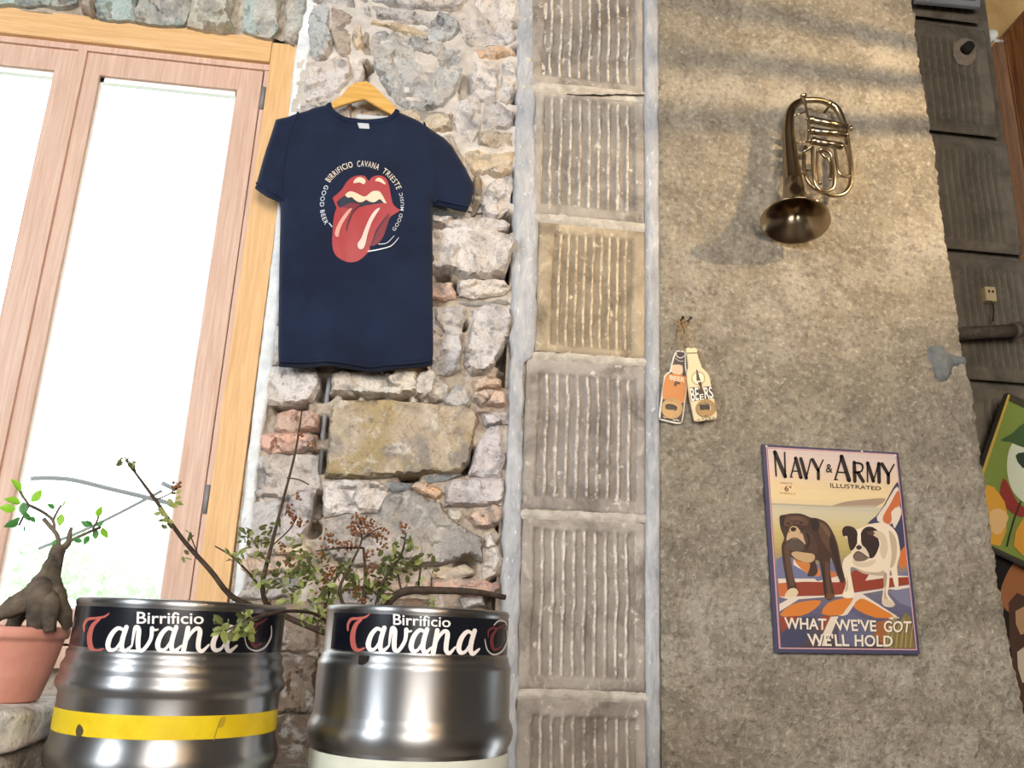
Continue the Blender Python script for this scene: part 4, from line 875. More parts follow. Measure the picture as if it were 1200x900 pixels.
o = mb.build('berries', M['berry'], shrub); o['kind'] = 'stuff'

# ------------------------------------------------------------------ T-shirt on a wooden hanger
YS = -0.090
SH_PX = [(383, 119), (387, 127), (397, 133), (409, 137), (431, 139.5), (453, 137), (460, 133), (464, 127),
         (490, 138), (520, 155), (530, 165), (546, 192), (556.5, 213), (553, 232), (547, 244), (530, 240), (508, 235),
         (507, 270), (507.5, 350), (508, 410), (507, 424), (495, 427), (480, 429), (460, 432.5), (440, 433.5), (420, 432), (400, 430), (385, 428.5), (369, 428.5), (345, 428), (325.5, 427),
         (325, 400), (326, 320), (327, 260), (327, 232), (312, 226), (297, 215), (300, 205), (310, 172), (322, 136), (350, 127)]
SPL = [(W(p[0], p[1], YS).x, W(p[0], p[1], YS).z) for p in SH_PX]
cen = W(415, 280, YS); xl, xr = W(325, 300, YS).x, W(508, 300, YS).x; zb, ztp = W(415, 430, YS).z, W(415, 130, YS).z
SA = np.array([[p.x, p.y] for p in subdiv_loop([Vector((a, b, 0)) for a, b in SPL], .01)])
def shirt_y(x, z):
    t = (x - cen.x) / ((xr - xl) / 2); v = (z - zb) / (ztp - zb)
    y = YS + .012 * min(1, abs(t)) ** 2 - .006 * (1 - min(1, t * t))
    y += math.sin(x * 34 + 1.2 + v * 1.5) * .009 * max(0, 1 - v * 1.15) ** 1.2
    y += math.sin(x * 71 + 4 * v) * .0022 * max(0, 1 - v)
    y += fbm(x * 5, z * 2.2, 2, 2) * .010 + math.sin((x - cen.x) * 60 - abs(x - cen.x) * 40 + v * 22) * .0016 * min(1, v * 1.5)
    y -= .012 * math.exp(-((t - .95) / .12) ** 2) * math.exp(-((v - .72) / .16) ** 2)
    y += .012 * math.exp(-((t + .98) / .08) ** 2) * math.exp(-((v - .66) / .1) ** 2) + .014 * math.exp(-((t - 1.0) / .05) ** 2) * math.exp(-((v - .66) / .1) ** 2)
    return y
P = subdiv_loop([Vector((a, b, 0)) for a, b in SPL], .010)
Vf, Ff = fill_poly(P, .011); G = np.array([[v.x, v.y] for v in Vf]); dd = edge_dist(G, SA, np.roll(SA, -1, 0))
nV = len(Vf); V = [(g[0], shirt_y(*g) + .014 * max(0, 1 - d / .02) ** 2, g[1]) for g, d in zip(G, dd)]
V += [(g[0], shirt_y(*g) + .020 + .014 * (1 - max(0, 1 - d / .02) ** 2) * min(1, max(0, (g[1] - zb) * 6)), g[1]) for g, d in zip(G, dd)]
F = [tuple(f) for f in Ff] + [tuple(i + nV for i in f[::-1]) for f in Ff]
ed = {}
for f in Ff:
    for i in range(len(f)):
        a, b = f[i], f[(i + 1) % len(f)]
        if (b, a) in ed: del ed[(b, a)]
        else: ed[(a, b)] = 1
F += [(b, a, a + nV, b + nV) for a, b in ed]
shirt = mesh('t_shirt', V, F, M['navy'], None, True); fix_normals(shirt)
tag(shirt, 'navy blue t-shirt with red tongue print hanging on the stone wall', 'shirt')
def on_shirt(px, py, off):
    p = W(px, py, YS); return Vector((p.x, shirt_y(p.x, p.z) - off, p.z))
def shirt_strip(name, pts, wpx, mat, off, thick=.0015):
    P = smooth_loop([(a, b, 0) for a, b in pts], 6, False); mb = MB()
    V, F = [], []
    for i, p in enumerate(P):
        t = (P[min(i + 1, len(P) - 1)] - P[max(i - 1, 0)]).normalized(); n = Vector((-t.y, t.x, 0)) * wpx / 2
        V += [on_shirt(p.x + n.x, p.y + n.y, off - .001), on_shirt(p.x + n.x * .6, p.y + n.y * .6, off + thick), on_shirt(p.x - n.x * .6, p.y - n.y * .6, off + thick), on_shirt(p.x - n.x, p.y - n.y, off - .001)]
    for i in range(len(P) - 1):
        for k in range(3): a = 4 * i + k; F.append((a, a + 1, a + 5, a + 4))
    return keep(mesh(name, V, F, mat, None, True), shirt)
shirt_strip('collar', [(385, 121), (389, 130), (400, 137), (412, 141), (431, 143), (451, 141), (461, 136), (466, 129)], 6, M['navy'], .0015, .0025)
shirt_strip('sleeve_seam', [(349, 129), (338, 160), (331, 195), (329, 230)], 2.2, M['navy'], .0006, .0016); shirt_strip('sleeve_seam', [(497, 142), (508, 175), (511, 205), (510, 234)], 2.2, M['navy'], .0006, .0016)
shirt_strip('hem', [(328, 423), (369, 424), (400, 426), (440, 429), (480, 425), (505, 420)], 2.0, M['navy'], .0004, .0012)
shirt_strip('sleeve_hem', [(299, 211), (314, 221), (328, 227)], 2.0, M['navy'], .0004, .0012); shirt_strip('sleeve_hem', [(509, 231), (530, 236), (549, 240)], 2.0, M['navy'], .0004, .0012)
tp = Print(on_shirt, .0022, .0003); tp.poly([(418, 142), (432, 143.5), (433, 151.5), (421, 151)], (196, 200, 208), 1);
o = tp.build('size_tag', shirt); o['label'] = 'small white size tag at the neck'
LT = scaled(360, 180, 6.43); pr = Print(on_shirt, .0010, .00035)
R1, R2, CRM, DK = (164, 54, 58), (122, 38, 48), (226, 204, 178), (28, 34, 54)
pr.poly([(195, 342), (215, 320), (265, 275), (298, 225), (345, 182), (400, 172), (440, 182), (463, 212), (490, 186), (540, 172), (590, 192), (615, 240), (630, 320), (645, 385), (672, 415), (700, 432), (660, 462), (625, 490), (600, 560), (570, 640), (530, 685), (480, 702), (468, 738), (420, 790), (370, 822), (310, 830), (250, 810), (210, 770), (192, 700), (195, 600), (202, 500), (215, 440), (222, 420), (205, 375)], R1, 4, 5, T=LT)
pr.poly([(626, 462), (600, 560), (570, 640), (530, 685), (484, 702), (500, 650), (530, 580), (575, 510)], R2, 3, 5, T=LT)
pr.poly([(230, 368), (290, 326), (340, 345), (400, 378), (440, 360), (480, 370), (545, 352), (578, 378), (520, 384), (450, 396), (405, 410), (380, 388), (330, 388), (262, 414), (240, 412), (228, 390)], DK, 3, 5, T=LT)
pr.poly([(290, 320), (320, 298), (360, 302), (420, 330), (450, 325), (490, 292), (540, 292), (565, 320), (588, 365), (598, 385), (575, 378), (548, 352), (510, 372), (475, 370), (445, 355), (420, 372), (388, 376), (358, 358), (340, 342), (310, 345), (296, 335)], CRM, 3, 5, T=LT)
pr.poly([(262, 415), (330, 388), (380, 388), (403, 400), (352, 450), (312, 540), (298, 600), (292, 590), (300, 530), (335, 450), (300, 425)], R2, 3, 5, T=LT)
pr.stroke([(620, 458), (570, 520), (520, 595), (498, 660), (470, 715)], [.5, 1.2, 1.5, 1.3, .6], DK, T=LT); pr.stroke([(404, 396), (356, 445), (318, 520), (300, 600)], [1.4, 1.2, 1.0, .4], DK, T=LT)
pr.poly([(348, 230), (365, 200), (400, 188), (435, 205), (440, 225), (425, 241), (395, 228), (365, 232)], CRM, 3, T=LT); pr.poly([(512, 217), (530, 196), (560, 200), (590, 235), (585, 245), (560, 232), (540, 222)], CRM, 3, T=LT)
pr.poly([(340, 431), (312, 440), (262, 500), (226, 570), (212, 620), (220, 645), (240, 645), (246, 610), (266, 550), (310, 480)], (214, 156, 144), 3, T=LT); pr.poly([(550, 422), (520, 430), (480, 480), (440, 570), (410, 650), (382, 695), (390, 730), (420, 730), (440, 690), (456, 620), (486, 530), (520, 470)], (232, 200, 190), 3, T=LT)
pr.stroke([(540, 692), (600, 685), (656, 628)], [1.2, 1, .6], (180, 190, 206), 4, T=LT); pr.stroke([(460, 746), (600, 720), (650, 690), (690, 640)], [1.6, 1.2, .9, .6], (210, 214, 222), 4, T=LT); pr.stroke([(168, 540), (190, 570)], 1.2, (190, 206, 222), 1, T=LT)
IV = (222, 212, 196)
pr.k = 0
pr.arc_text('BIRRIFICIO', 412, 392, 316, -55, -13, 46, IV, .003, True, LT); pr.arc_text('CAVANA', 412, 392, 308, -6.5, 25, 46, IV, .003, True, LT); pr.arc_text('TRIESTE', 412, 392, 306, 32, 67, 44, IV, .003, True, LT)
pr.arc_text('GOOD BEER', 412, 392, 300, -61, -119, 34, (196, 206, 216), .01, False, LT); pr.arc_text('GOOD MUSIC', 412, 392, 304, 129, 73, 26, (196, 200, 208), .006, False, LT)
o = pr.build('tongue_print', shirt); o['label'] = 'red lips and tongue print ringed by lettering'
# hanger
hy = YS + .017
hp = [(362, 141), (372, 132), (384, 122), (400, 112), (408, 102), (417, 96), (430, 95), (440, 102), (450, 112), (464, 126), (476, 140), (486, 152), (478, 153), (461, 135), (445, 126), (427, 115.5), (405, 121.5), (388, 127.5), (378, 134), (368, 145)]
hang = prism('coat_hanger', [(p[0], p[1]) for p in [(W(x, y, hy).x, W(x, y, hy).z) for x, y in hp]], hy, hy + .009, M['hanger'], None, .002)
tag(hang, 'light wooden coat hanger carrying the navy t-shirt', 'hanger')
hk = MB(); c = W(424, 97, hy + .005); stube(hk, [c, c + Vector((0, 0.012, .012)), c + Vector((0, .03, .022)), c + Vector((0, .052, .020)), c + Vector((0, .060, .006))], .0018, 8); hk.build('hook', M['iron'], hang)
nl = MB(); nl.tube([c + Vector((0, .035, .017)), c + Vector((0, .10, .013))], .003, 8); tag(nl.build('nail', M['iron']), 'iron nail in the stones behind the coat hanger', 'nail')
ln = Print(lambda x, y, o: W(x, y, YS + .016 - o), 0, .0002); ln.poly([(418, 133.5), (440, 136), (455, 136), (455, 140), (418, 138)], (200, 204, 210), 1); keep(ln.build('inner_label', shirt), shirt)

# ------------------------------------------------------------------ brass horn hung bell down on the pillar
HZ = scaled(870, 90, 4.286); HY = -0.085
horn = empty('horn', W(930, 250, HY)); tag(horn, 'tarnished silver brass horn hung bell down on the plaster pillar', 'horn')
def Hp(x, y, dy=0.0): a, b = HZ(x, y); return W(a, b, HY + dy)
mpx = 1 / 4.286 * .0030
# bell: conical tube down the left side, then the flare
axis = smooth_loop([Hp(432, 132, .02), Hp(380, 118, .015), Hp(300, 122, .01), Hp(248, 160, 0), Hp(232, 240, -.005), Hp(236, 340, -.01), Hp(246, 450, -.018), Hp(258, 560, -.03), Hp(263, 625, -.04), Hp(264, 672, -.048), Hp(264, 705, -.055)], 8, False)
rads = resample_r([.0095, .0105, .0125, .0155, .0195, .0235, .0285, .036, .044, .060, .094], len(axis))
end = axis[-1]; dirn = (Hp(264, 640, -.05) - Hp(250, 450, -.02)).normalized(); dirn = Vector((dirn.x, -.14, dirn.z)).normalized()
bell = MB(); bell.tube(axis, rads, 32, False)
fr = frames(axis)[-1]; n1 = fr[0]; n1 = (n1 - dirn * n1.dot(dirn)).normalized(); n2 = dirn.cross(n1)
last = len(bell.v) - 32
rings = [(rads[-1] + .010, .008), (rads[-1] + .0165, .0125), (rads[-1] + .019, .0155), (rads[-1] + .0185, .018), (rads[-1] + .015, .0165), (rads[-1] - .002, .004), (.070, -.016), (.050, -.045), (.036, -.09), (.028, -.15), (.001, -.16)]
prev = last
ax0 = frames(axis)[-1]
for r, h in rings:
    b = len(bell.v)
    for k in range(32):
        t = 2 * math.pi * k / 32; bell.v.append(end + dirn * h + (ax0[0] * math.cos(t) + ax0[1] * math.sin(t)) * r)
    for k in range(32): bell.f.append((prev + k, prev + (k + 1) % 32, b + (k + 1) % 32, b + k))
    prev = b
bo = bell.build('bell', M['brass'], horn)
# outer bow down the right side and back up
ob = MB(); stube(ob, [Hp(428, 130, .02), Hp(474, 160, .018), Hp(505, 225, .014), Hp(522, 300, .01), Hp(536, 390, .006), Hp(546, 470, .002), Hp(538, 550, 0), Hp(500, 592, -.004), Hp(440, 594, -.006), Hp(376, 566, -.008), Hp(332, 530, -.008), Hp(312, 470, -.008), Hp(308, 400, -.006), Hp(318, 350, -.004)], [.0125, .0122, .0115, .0105, .0098, .0092, .0086, .008, .0076, .0073, .007, .0066, .0064, .0062], 16); ob.build('outer_bow', M['brass'], horn)
lp = MB(); stube(lp, [Hp(308, 100, -.03), Hp(318, 150, -.032), Hp(328, 200, -.034), Hp(334, 260, -.034), Hp(330, 330, -.03)], [.0085, .0045, .0045, .0048, .005], 14)
lp.build('leadpipe', M['brass'], horn)
mp = MB(); a, b = Hp(306, 92, -.03), Hp(310, 112, -.031); mp.tube([a, a.lerp(b, .25), a.lerp(b, .5), b], [.0125, .0125, .0095, .006], 16); mp.build('mouthpiece', M['brass'], horn)
for i, (x0, y0, x1, y1, d) in enumerate(((346, 216, 524, 254, -.044), (352, 272, 518, 292, -.046), (358, 324, 492, 348, -.044))):
    vb = MB(); a, b = Hp(x0, y0, d), Hp(x1, y1, d); vb.tube([a, b], .0128, 20); vo = vb.build('valve', M['brass'], horn); u = (b - a).normalized()
    cp = MB(); cp.tube([a - u * .010, a - u * .009, a, a + u * .003], [.009, .0138, .0148, .0148], 20); cp.build('valve_cap', M['brass'], vo)
    kn = MB(); kn.tube([a - u * .018, a - u * .010], [.006, .004], 12); kn.build('valve_knob', M['brass'], vo)
    if i == 0:
        tb_ = MB(); tb_.tube([b, b + u * .012, b + u * .013, b + u * .018], [.005, .005, .010, .010], 14); tb_.build('finger_button', M['brass'], vo)
    else:
        tb_ = MB(); tb_.tube([b, b + u * .008], [.0135, .011], 16); tb_.build('bottom_cap', M['brass'], vo)
for pts, r in (([(352, 352, -.045), (354, 430, -.045), (362, 520, -.044), (384, 564, -.043), (420, 574, -.043), (452, 560, -.043), (462, 520, -.044), (456, 430, -.045), (440, 384, -.046), (400, 366, -.047), (376, 374, -.047)], .0062),
               ([(388, 372, -.03), (410, 400, -.03), (436, 418, -.03), (444, 460, -.03), (440, 520, -.03)], .0056),
               ([(462, 352, -.035), (474, 430, -.035), (486, 484, -.035), (512, 500, -.034), (540, 494, -.034), (544, 450, -.033), (530, 390, -.03), (516, 340, -.03)], .0058),
               ([(300, 380, -.02), (320, 370, -.03), (345, 350, -.04)], .006), ([(376, 376, -.047), (378, 460, -.046), (392, 540, -.045)], .0056)):
    sl_ = MB(); stube(sl_, [Hp(*q) for q in pts], r, 14, 6); sl_.build('tuning_slide', M['brass'], horn)
for a, b in (((262, 330, -.02), (350, 326, -.04)), ((240, 200, -.01), (320, 176, -.03)), ((268, 470, -.03), (330, 500, -.01)), ((480, 500, -.034), (546, 500, 0)), ((320, 470, -.01), (372, 470, -.044))):
    bc = MB(); bc.tube([Hp(*a), Hp(*b)], .0035, 10); bc.build('brace', M['brass'], horn)
sf = MB(); a = Hp(440, 128, .02); sf.tube([Vector((a.x, -.01, a.z - .012)), Vector((a.x, HY + .005, a.z - .012))], .004, 10); tag(sf.build('nail', M['iron']), 'iron nail holding up the brass horn', 'nail')

# ------------------------------------------------------------------ wooden bottle-shaped openers on twine
OZ = scaled(760, 360, 6.0)
def opener(name, outline, y, mat, label, draw, ring, slot, tw):
    o = prism(name, px_outline([OZ(*p) for p in outline], y), y, y + .009, mat, None, .0015); tag(o, label, 'bottle opener', 'wooden bottle openers on the pillar')
    pr = Print(lambda a, b, off: W(a, b, y - off), .0004, .00005); draw(pr); pr.build('print', o)
    cx, cz = ring[0], ring[1]; n = 40
    P = [(cx + ring[2] * math.cos(2 * math.pi * k / n), cz + ring[3] * math.sin(2 * math.pi * k / n)) for k in range(n)]
    S = smooth_loop([(a, b, 0) for a, b in slot], 4); S = [(p.x, p.y) for p in S]
    bm = bmesh.new(); vo = [bm.verts.new(W(*OZ(*p), y - .0045)) for p in P]; vi = [bm.verts.new(W(*OZ(*p), y - .0045)) for p in S]
    es = [bm.edges.new((vo[i], vo[(i + 1) % n])) for i in range(n)] + [bm.edges.new((vi[i], vi[(i + 1) % len(vi)])) for i in range(len(vi))]
    bmesh.ops.triangle_fill(bm, use_beauty=True, use_dissolve=False, edges=es)
    fs = list(bm.faces); r = bmesh.ops.extrude_face_region(bm, geom=fs)
    for g in r['geom']:
        if isinstance(g, bmesh.types.BMVert): g.co.y = y - .0006
    bmesh.ops.recalc_face_normals(bm, faces=bm.faces)
    pl = keep(from_bm('opener_plate', bm, M['steel']), o); pl['label'] = 'metal opener plate'
    for q in ((cx, cz - ring[3] * .78), (cx, cz + ring[3] * .78)):
        sc = MB(); a = W(*OZ(*q), y - .0045); sc.tube([a, a + Vector((0, -.0014, 0))], [.0028, .0018], 12); sc.build('screw', M['keg'], pl)
    for pts in tw:
        mb = MB(); stube(mb, [W(*OZ(a, b), d) for a, b, d in pts], .0016, 8, 5); mb.build('twine', M['twine'], o)
    return o
YL, YR2 = -.034, -.046
LO = [(192, 312), (205, 302), (228, 302), (252, 310), (265, 320), (263, 370), (268, 440), (274, 478), (276, 520), (262, 640), (245, 770), (238, 800), (225, 818), (195, 820), (95, 796), (78, 786), (73, 762), (92, 620), (112, 482), (130, 462), (150, 452), (160, 400), (178, 340)]
def dl(p):
    T = OZ; p.poly([(200, 312), (250, 318), (258, 330), (255, 380), (258, 440), (266, 482), (268, 520), (236, 780), (222, 808), (195, 808), (96, 786), (84, 774), (100, 640), (124, 490), (160, 455), (170, 400), (188, 340)], (66, 56, 52), 2, T=T)
    p.poly([(118, 490), (150, 470), (200, 470), (264, 490), (268, 520), (250, 670), (180, 660), (98, 640)], (196, 128, 66), 2, T=T); p.poly([(168, 410), (196, 404), (238, 412), (236, 470), (196, 470), (162, 458)], (206, 180, 150), 2, T=T)
    p.stroke([(195, 320), (200, 345), (225, 356), (250, 345), (256, 325)], 1.0, (206, 200, 196), T=T); p.stroke([(190, 360), (215, 378), (245, 378)], .8, (176, 170, 166), T=T)
    p.text('BEER', [(150, 478), (258, 496), (254, 530), (148, 508)], (222, 206, 186), .02, T=T); p.poly([(182, 528), (200, 520), (222, 530), (220, 545), (202, 540), (196, 556), (180, 552)], (88, 62, 44), 2, T=T)
    p.poly([(196, 690), (208, 704), (206, 730), (194, 736), (200, 714)], (216, 210, 200), 2, T=T)
    p.stroke([(106, 768), (120, 778), (135, 772), (150, 784), (165, 780), (180, 794), (200, 790), (212, 800)], .9, (214, 206, 196), T=T)
opener('bottle_opener', LO, YL, M['white_edge'], 'orange and black wooden bottle opener, hanging nearest the column', dl, (165, 712, 74, 74), [(118, 700), (124, 684), (150, 680), (185, 690), (200, 702), (204, 724), (196, 736), (180, 724), (150, 722), (124, 716)],
       [[(222, 308, YL), (216, 240, YL - .002), (210, 160, YL), (222, 96, YL + .01)], [(228, 308, YL), (244, 230, YL - .004), (262, 170, YL - .002), (236, 100, YL + .01)]])
RO = [(262, 292), (276, 284), (334, 285), (345, 300), (342, 320), (358, 375), (376, 425), (410, 455), (428, 482), (456, 620), (482, 755), (478, 780), (450, 788), (342, 804), (322, 795), (306, 720), (290, 640), (272, 520), (268, 460), (280, 425), (276, 370), (268, 322)]
def dr(p):
    T = OZ; p.poly([(270, 320), (342, 318), (340, 326), (272, 328)], (110, 92, 70), 1, T=T)
    p.poly([(350 + 50 * math.cos(k * .5236), 500 + 50 * math.sin(k * .5236)) for k in range(12)], (186, 164, 118), 2, T=T); p.poly([(350 + 40 * math.cos(k * .5236), 500 + 40 * math.sin(k * .5236)) for k in range(12)], (232, 220, 190), 2, T=T)
    p.poly([(335, 440), (342, 436), (366, 520), (352, 516), (338, 518)], (74, 58, 44), 1, T=T); p.poly([(346, 528), (372, 524), (378, 566), (392, 600), (352, 604), (362, 566)], (70, 46, 34), 1, T=T)
    p.poly([(286, 566), (356, 560), (358, 600), (392, 600), (388, 558), (444, 556), (458, 640), (300, 664)], (64, 56, 50), 1, T=T)
    p.text('BE', [(288, 570), (350, 564), (354, 652), (304, 661)], (236, 232, 220), .012, T=T); p.text('E', [(359, 612), (386, 610), (388, 648), (361, 652)], (236, 232, 220), .012, T=T); p.text('RS', [(391, 562), (444, 558), (457, 638), (396, 646)], (236, 232, 220), .012, T=T)
    p.poly([(356, 684), (436, 684), (440, 724), (360, 724)], (52, 42, 34), 1, T=T); p.poly([(424, 682), (444, 694), (444, 716), (430, 722), (434, 704)], (226, 214, 190), 2, T=T)  # shade inside the opener slot painted dark, plus a pale crescent
    for q in ((352, 792), (380, 786), (404, 790), (430, 782), (456, 778)): p.poly([(q[0] - 9, q[1] - 3), (q[0], q[1] - 7), (q[0] + 9, q[1] - 3), (q[0] + 5, q[1] + 4), (q[0] - 5, q[1] + 4)], (150, 134, 110), 2, T=T)
opener('bottle_opener', RO, YR2, M['cream'], 'cream wooden bottle opener, the farther from the column of the pair', dr, (404, 710, 70, 64), [(354, 696), (360, 680), (386, 676), (424, 680), (440, 694), (442, 712), (432, 722), (400, 720), (372, 724), (358, 714)],
       [[(296, 290, YR2), (270, 230, YR2 - .002), (236, 180, YR2), (216, 110, YR2 + .012)], [(304, 290, YR2), (296, 220, YR2 - .003), (280, 170, YR2), (258, 110, YR2 + .012)]])
nm = MB()
for x, y in ((208, 110), (262, 112)): a = W(*OZ(x, y), 0); nm.tube([Vector((a.x, .0, a.z)), Vector((a.x, -.05, a.z)), Vector((a.x, -.052, a.z))], [.0025, .0025, .006], 10)
kb = nm.build('hook', M['iron']); tag(kb, 'small rusty double hook carrying the bottle openers', 'hook')
for q in ((200, 110), (226, 96), (250, 96), (262, 130), (240, 140), (205, 140)):
    mb = MB(); a = W(*OZ(*q), -.032); stube(mb, [a + Vector((.007 * math.cos(t), -.004 * math.sin(t * 2), .006 * math.sin(t))) for t in np.linspace(0, 6, 9)], .0018, 6, 3); mb.build('twine_knot', M['twine'], kb)

# ------------------------------------------------------------------ enamel poster
PY = -0.034; QZ = scaled(880, 500, 3.2136)
poster = prism('poster', px_outline([(893, 520.5), (1053, 530.5), (1078.5, 767), (908, 765)], PY), PY, PY + .006, flat((72, 68, 94), .35, 'poster_border'), None, .0012)
tag(poster, 'purple bordered tin poster of two dogs on a flag', 'poster')
CLIP = [False]
def poster_at(a, b, off):
    if CLIP[0]:
        y = min(max((b - 500) * 3.2136, 82), 836); x = min(max((a - 880) * 3.2136, X0(y) + 1), X1(y) - 1); yy = min(y, 833 + (x - 110) * .012); yy = max(yy, 80 + (x - 60) * .0577)
        a, b = QZ(x, yy)
    return W(a, b, PY - off)
pp = Print(poster_at, .0005, .00003)
gl = .42
def Pq(pts, c, sm=3): pp.poly(pts, c, sm, None, gl, True, QZ)
X0 = lambda y: 62 + (y - 80) * (112 - 62) / (832 - 80); X1 = lambda y: 546 + (y - 108) * (622 - 546) / (838 - 108)
yt = lambda t: 80 + 28 * t; yb_ = lambda t: 832 + 6 * t
def strip(v0, v1, c):
    f = lambda u, v: (lambda y: (X0(y) + (X1(y) - X0(y)) * u, y))(yt(u) + (yb_(u) - yt(u)) * v)
    a, b, cc, d = f(0, v0), f(1, v0), f(1, v1), f(0, v1); pp.put([QZ(*q) for q in (a, b, cc, d)], [(0, 1, 2, 3)], c, gl, False)
Pq([(57, 76), (548, 104), (626, 842), (106, 836)], (206, 160, 160), 1); Pq([(60, 80), (546, 108), (622, 838), (110, 832)], (150, 110, 120), 1)
CLIP[0] = True
stops = [(0, (206, 186, 176)), (.08, (216, 192, 176)), (.2, (226, 200, 152)), (.26, (226, 202, 152)), (.275, (192, 182, 162)), (.33, (204, 192, 158)), (.4, (200, 180, 122)), (.52, (174, 154, 92)), (.6, (128, 122, 128)), (.8, (96, 92, 116)), (1, (72, 62, 66))]
for i in range(40):
    v = (i + .5) / 40; k = max(j for j in range(len(stops)) if stops[j][0] <= v); a, b = stops[k], stops[min(k + 1, len(stops) - 1)]; t = (v - a[0]) / max(1e-6, b[0] - a[0])
    strip(i / 40, (i + 1) / 40, tuple(int(a[1][j] + (b[1][j] - a[1][j]) * t) // 4 * 4 for j in range(3)))
pp.k += 1
FR, FW, FO, FB = (142, 58, 38), (218, 202, 184), (206, 120, 46), (62, 62, 88)
Pq([(305, 298), (360, 282), (420, 275), (505, 270), (480, 296), (400, 299), (320, 303)], (164, 140, 118)); Pq([(72, 288), (300, 298), (480, 296), (470, 304), (300, 304), (74, 294)], (178, 164, 140), 1)
# flag flying at the right
Pq([(438, 366), (470, 338), (500, 296), (530, 240), (548, 212), (556, 216), (566, 300), (582, 430), (588, 500), (560, 500), (545, 400), (500, 365)], FB, 2)
Pq([(474, 340), (505, 296), (540, 236), (556, 232), (560, 300), (540, 352), (520, 370), (486, 362)], FW, 2); Pq([(498, 356), (500, 332), (522, 296), (552, 240), (560, 262), (562, 292), (540, 322), (530, 352), (520, 368)], (196, 104, 62), 2); Pq([(528, 322), (560, 300), (566, 330), (548, 372), (538, 380)], FW, 2)
Pq([(562, 470), (584, 448), (594, 520), (570, 540), (558, 520)], (200, 110, 56), 1)
# flag on the ground
Pq([(96, 500), (150, 490), (250, 520), (330, 500), (360, 560), (470, 560), (560, 560), (600, 540), (606, 600), (104, 590)], (108, 110, 142), 2)
Pq([(160, 500), (176, 500), (232, 548), (226, 556), (200, 544), (160, 520)], FW, 1); Pq([(160, 496), (200, 506), (252, 528), (262, 560), (230, 562), (190, 536)], (200, 120, 62), 2); Pq([(290, 540), (318, 548), (330, 580), (290, 580)], (196, 108, 60), 1)
Pq([(102, 572), (240, 572), (250, 582), (340, 560), (420, 575), (440, 555), (500, 560), (603, 562), (604, 574), (400, 590), (104, 590)], FW, 1)
Pq([(102, 590), (200, 584), (330, 586), (390, 540), (450, 548), (430, 580), (500, 570), (603, 566), (606, 594), (520, 604), (400, 622), (330, 636), (240, 636), (106, 640)], FR, 1)
Pq([(102, 590), (150, 586), (140, 638), (106, 640)], (190, 100, 50), 1)
Pq([(106, 640), (300, 636), (400, 624), (606, 596), (608, 620), (520, 612), (420, 630), (560, 720), (530, 728), (400, 655), (360, 712), (330, 712), (380, 640), (300, 640), (180, 650), (108, 696), (107, 668), (140, 650)], FW, 1)
Pq([(110, 706), (150, 672), (210, 656), (266, 656), (236, 690), (190, 712), (130, 716)], FO, 2); Pq([(266, 706), (290, 664), (340, 648), (386, 646), (356, 690), (336, 710)], FO, 2); Pq([(388, 672), (404, 652), (430, 650), (500, 690), (538, 716), (470, 720), (400, 690)], FO, 2)
Pq([(108, 718), (180, 712), (160, 744), (116, 774)], FR, 1); Pq([(112, 780), (160, 740), (200, 716), (244, 716), (220, 790), (190, 828), (112, 830)], FB, 1); Pq([(266, 712), (330, 714), (300, 760), (260, 770)], (150, 70, 44), 1); Pq([(330, 720), (380, 700), (410, 716), (450, 730), (470, 780), (440, 828), (330, 826)], (96, 96, 122), 1); Pq([(300, 716), (330, 714), (284, 826), (250, 826)], FW, 1); Pq([(470, 736), (520, 726), (560, 800), (520, 830), (460, 800)], (150, 92, 54), 1)
Pq([(516, 760), (540, 716), (560, 740), (580, 700), (600, 716), (618, 834), (500, 834)], (128, 112, 66), 1); Pq([(520, 620), (606, 606), (612, 680), (560, 664)], (120, 118, 140), 1)
for k in range(12): pp.stroke([(510 + k * 9, 832), (516 + k * 9, 790 - (k % 3) * 16), (524 + k * 9, 750 - (k % 4) * 14)], .8, ((168, 152, 92), (104, 94, 56))[k % 2], 2, gl, False, QZ)
pp.k += 1
# brown dog
DB1, DB2 = (66, 44, 34), (92, 64, 48)
Pq([(107, 345), (112, 334), (130, 331), (150, 327), (190, 328), (225, 342), (250, 345), (285, 362), (310, 400), (328, 450), (340, 520), (354, 578), (336, 584), (312, 520), (300, 494), (300, 560), (314, 640), (280, 646), (272, 560), (262, 512), (242, 504), (252, 540), (240, 562), (214, 562), (216, 548), (222, 515), (180, 506), (154, 492), (150, 500), (160, 560), (172, 600), (176, 628), (142, 636), (136, 600), (122, 520), (115, 450), (125, 420), (112, 384)], DB1, 3)
Pq([(230, 350), (280, 366), (306, 410), (318, 460), (296, 470), (268, 430), (250, 380)], DB2); Pq([(125, 345), (150, 335), (190, 338), (214, 352), (210, 372), (170, 366), (140, 374), (126, 370)], DB2); Pq([(126, 450), (142, 452), (152, 520), (164, 590), (148, 596), (134, 530)], DB2); Pq([(280, 512), (294, 516), (296, 580), (304, 630), (290, 632), (282, 570)], DB2)
Pq([(108, 346), (114, 336), (132, 334), (126, 352), (122, 378), (112, 372)], (46, 32, 28)); Pq([(222, 352), (240, 344), (256, 358), (256, 384), (240, 394), (228, 378)], (46, 32, 28))
Pq([(134, 418), (146, 384), (158, 374), (176, 380), (196, 408), (208, 436), (196, 442), (176, 424), (152, 424), (138, 436)], (196, 164, 126)); Pq([(150, 384), (158, 378), (170, 382), (168, 392), (154, 394)], (40, 28, 26)); Pq([(134, 432), (152, 424), (176, 424), (200, 444), (196, 464), (168, 470), (142, 458)], (84, 68, 60)); pp.stroke([(140, 432), (156, 420), (176, 422), (198, 440)], 1.0, (40, 28, 26), 3, gl, True, QZ)
